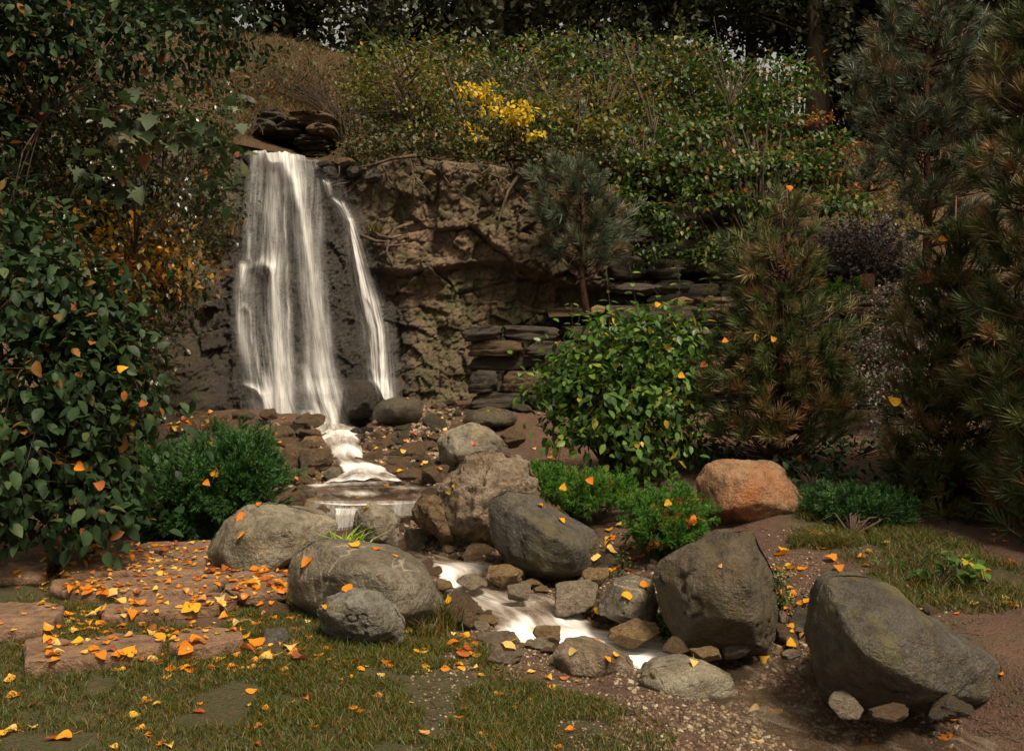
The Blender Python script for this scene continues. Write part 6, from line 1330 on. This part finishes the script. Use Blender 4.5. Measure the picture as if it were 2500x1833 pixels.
if h is not None: tuft_grass('grass_clump', 'brown grass tussock hanging on the rock left of the falls', 530, 575, 50, 420, .30, .009, 'drygrass', .7, h.y - .15)
h = cliff_hit(915, 565)
if h is not None: tuft_grass('grass_clump', 'small green grass tuft growing on the cliff right of the thin fall', 915, 565, 22, 90, .14, .010, 'grass', .8, h.y - .1)

# twigs and needles lying on the soil
lt = MB()
for x0, y0, x1, y1, n in ((1300,1290,2400,1640,900),(1000,1500,1500,1833,350),(1500,1640,2500,1833,500),(400,1000,650,1300,150),(1200,1000,1700,1180,250)):
    for _ in range(n):
        g = np.array(G(rng.uniform(x0, x1), rng.uniform(y0, y1))) + [0, 0, .006]; a = rng.uniform(0, 3.14); L_ = rng.uniform(.02, .09); d_ = np.array([math.cos(a), math.sin(a), rng.uniform(-.1, .2)]) * L_; lt.tube([g, g + d_ * .5 + rng.normal(size=3) * .004, g + d_], [.0022, .0015], 3, rng.random())
tag(lt.build('twig_litter', M['twig']), 'thin twigs and dead needles strewn over the soil', 'twigs', kind='stuff')
# ---- fallen leaves
bv = BVHTree.FromPolygons(np.concatenate(Surf.V).tolist(), np.concatenate(Surf.T).tolist())
POP = []
for s in range(8):
    V, T = leaf_poplar(40 + s); POP.append(({}, V, T))
    for k_ in ('yellow', 'orange', 'pale', 'rust'): me = mesh_np('fallen_leaf', V, T); me.materials.append(M['f_' + k_]); POP[-1][0][k_] = me
SFN = [0] + list(np.cumsum([len(t_) for t_ in Surf.T]))
def leaf_at(px, py, size, label, grp, k=None, single=True, acc=None, low=True):
    d = (P(px, py, 10) - Vector((0, 0, CH))).normalized(); h, n, fi, _ = bv.ray_cast(Vector((0, 0, CH)), d)
    if h is None: return
    if n.z < .45 and low: return
    if low and h.z > gz(h.x, h.y) + .16 and rng.random() < .93: return
    if n.dot(d) > 0: n = -n
    n = (n + Vector((0, 0, .4)) + Vector(rng.normal(size=3) * .22)).normalized(); me, V, T = POP[int(rng.integers(0, 8)) if k is None else k]
    q = n.to_track_quat('Z', 'Y').to_matrix().to_4x4() @ Matrix.Rotation(rng.uniform(0, 6.28), 4, 'Z'); s = size * rng.uniform(.5, 1.25)
    Mt = Matrix.Translation(h + n * .004) @ q @ Matrix.Scale(s, 4)
    ck = next((k_ for k_ in ('yellow', 'orange', 'pale', 'rust') if label.startswith(k_) or (' ' + k_) in label[:22]), None)
    if '{' in label: ck = ['yellow', 'orange', 'orange', 'pale', 'rust'][int(rng.integers(0, 5))]; label = label.replace('{}', {'rust': 'rust-brown'}.get(ck, ck))
    me = me[ck or 'orange']
    if single: o = bpy.data.objects.new('fallen_leaf', me); col.objects.link(o); o.matrix_world = Mt; tag(o, label, 'leaf', grp)
    else: A = np.array(Mt); acc.add(V @ A[:3, :3].T + A[:3, 3], T, rng.random())
SPOT = [(592,1265,'orange leaf stuck on the face of the rounded granite boulder',.10),(592,1308,'pale yellow leaf on the lower face of the rounded granite boulder',.08),(560,1240,'orange leaf on the left shoulder of the granite boulder',.08),(632,1232,'orange leaf on the crest of the granite boulder',.08),
 (850,1438,'long orange leaf on the top edge of the banded boulder',.11),(797,1482,'yellow leaf on the left end of the banded boulder',.07),(866,1335,'small yellow leaf on the ridge of the veined boulder',.07),(918,1341,'orange leaf on the ridge of the veined boulder further right',.08),(965,1358,'yellow leaf at the right end of the veined boulder ridge',.07),
 (899,1243,'yellow leaf on top of the grey and ochre boulder',.08),(1098,1200,'pale leaf on the tall rough boulder',.08),(1110,1187,'smaller yellow leaf on the tall rough boulder above the pale one',.07),(1370,1273,'yellow leaf on the sloping top of the arching boulder',.07),(1318,1237,'orange leaf near the peak of the arching boulder',.07),
 (1572,1430,'orange leaf on the right of the medium boulder by the stream',.10),(1531,1458,'pale yellow leaf in the middle of the medium boulder by the stream',.08),(1460,1490,'bright yellow leaf standing between stream stones',.10),(1398,1590,'pale leaf on the crusted rock at the bottom of the stream',.07),(996,975,'yellow leaf on the wet olive boulder',.06),(1192,1004,'yellow leaf on the red slab boulder',.06),(1218,1002,'orange leaf at the right of the red slab boulder',.06),
 (1098,1465,'yellow leaf on the cracked brown stone by the stream',.08),(1310,1132,'orange-white leaf on the flat sandy stone',.08),(1355,1145,'pale leaf at the lower end of the flat sandy stone',.08)]
for x_, y_, l, s in SPOT: leaf_at(x_, y_, s * .85, l, 'fallen leaves lying on boulders', low=False)
ZL = [(150,1325,740,1450,110,.072,'{} fallen leaf on the upper flagstones','leaves on the upper flagstones'),(190,1440,620,1620,64,.070,'{} fallen leaf around the front flagstone steps','leaves around the front steps'),
 (620,1370,760,1450,40,.075,'{} fallen leaf heaped between the granite and the veined boulders','leaves between the two left boulders'),(560,1570,1120,1625,26,.085,'{} leaf lying in the foreground grass','leaves in the foreground grass'),
 (1440,1280,1580,1400,22,.085,'{} fallen leaf on the path below the low junipers','leaves below the junipers'),(1880,1280,2080,1500,20,.075,'{} fallen leaf on the earth path','leaves on the earth path'),(1960,1150,2260,1330,18,.07,'{} fallen leaf in the shade at the right','leaves in the right shade'),
 (1820,1530,2000,1625,12,.085,'{} leaf on the gravel between the right boulders','leaves on the right gravel'),(1080,1560,1260,1625,10,.09,'{} leaf on the muddy left bank','leaves on the muddy bank')]
for x0, y0, x1, y1, n, s, l, g_ in ZL:
    for _ in range(n): leaf_at(rng.uniform(x0, x1), rng.uniform(y0, y1), s, l, g_)
acc = MB()
for x0, y0, x1, y1, n, s in ((100,1322,740,1450,420,.042),(100,1450,640,1640,220,.05),(560,1450,1150,1640,90,.05),(900,1030,1200,1180,60,.06),(640,1020,760,1180,20,.06),(1250,1000,1700,1160,60,.06),(400,950,560,1050,60,.07),(-200,1330,190,1833,60,.055),(190,1625,1500,1833,60,.05),(1800,1625,2500,1833,14,.07),(1450,1380,2000,1625,60,.05),(2000,1100,2480,1500,50,.06),(1000,1000,1250,1060,16,.055),(740,1180,1100,1260,14,.06)):
    for _ in range(n): leaf_at(rng.uniform(x0, x1), rng.uniform(y0, y1), s, '', '', single=False, acc=acc)
for p in np.concatenate([scatter_hill(140, 560, 900, 190, 300), scatter_hill(200, 2060, 2240, 260, 520)]):
    me, V, T = POP[int(rng.integers(0, 8))]; a = rng.uniform(0, 6.28); rt = np.array([[math.cos(a), -math.sin(a), 0], [math.sin(a), math.cos(a), 0], [0, 0, 1]]); acc.add((V * rng.uniform(.05, .09)) @ rt.T + p + [0, 0, .02], T, rng.random())
tag(acc.build('leaf_litter', M['fallen']), 'small fallen leaves scattered thinly over ground and slopes', 'leaf litter', kind='stuff')
# leaves caught in bushes
def caught(px, py, Y, size, label, grp=None):
    me, V, T = POP[int(rng.integers(0, 8))]; me = me['yellow' if 'yellow' in label[:20] else 'rust' if 'rust' in label[:8] or 'red' in label[:10] else 'orange']; o = bpy.data.objects.new('fallen_leaf', me); col.objects.link(o)
    o.matrix_world = Matrix.Translation(P(px, py, Y + .12)) @ Matrix.Rotation(R(rng.uniform(40, 80)), 4, 'X') @ Matrix.Rotation(rng.uniform(0, 6.28), 4, 'Z') @ Matrix.Scale(size * .72, 4); tag(o, label, 'leaf', grp)
for a in [(512,1085,8.75,.09,'yellow leaf caught high in the feathery yew bush'),(526,1155,8.3,.11,'bright yellow leaf caught in the middle of the feathery yew'),(505,1180,8.3,.09,'orange leaf low in the feathery yew bush'),(610,1125,8.5,.08,'orange-red leaf at the right of the feathery yew'),(435,1110,8.85,.08,'red-brown leaf between the two yew bushes'),
 (1375,1190,8.15,.09,'white-yellow leaf on the left of the spreading juniper'),(1440,1175,8.15,.10,'orange leaf on the middle of the spreading juniper'),(1686,1268,7.25,.13,'large heart-shaped orange leaf on the round juniper'),(1630,1228,7.3,.08,'small yellow leaf on the upper left of the round juniper'),
 (1848,825,9.1,.10,'narrow yellow leaf hanging in the big pine, left one'),(1888,828,9.1,.08,'yellow leaf in the big pine right of the narrow one'),(1770,832,9.15,.08,'orange leaf at the left side of the big pine'),(2183,982,8.0,.14,'bright orange-yellow leaf hanging on the right-edge pine'),(1718,890,9.2,.10,'rust leaf between leafy shrub and big pine'),(1663,918,9.0,.09,'yellow leaf at the right of the leafy shrub'),(1605,745,9.3,.08,'yellow leaf at the top of the leafy shrub'),(2300,585,8.0,.10,'orange leaf on the topmost tuft of the right-edge pine'),(196,1140,6.7,.10,'orange leaf at the left edge in the dark dogwood'),(300,905,7.1,.10,'yellow leaf in the dark dogwood'),(350,985,7.4,.10,'orange-red leaf at the right side of the dark dogwood'),(245,1185,6.8,.11,'rust coloured leaf low in the dark dogwood'),(1928,460,9.6,.09,'orange leaf on the top tuft of the big pine')]: caught(*a)
for o in scene.objects:
    if o.type == 'MESH' and o.parent is None and 'label' not in o and 'kind' not in o: print('UNTAGGED', o.name)
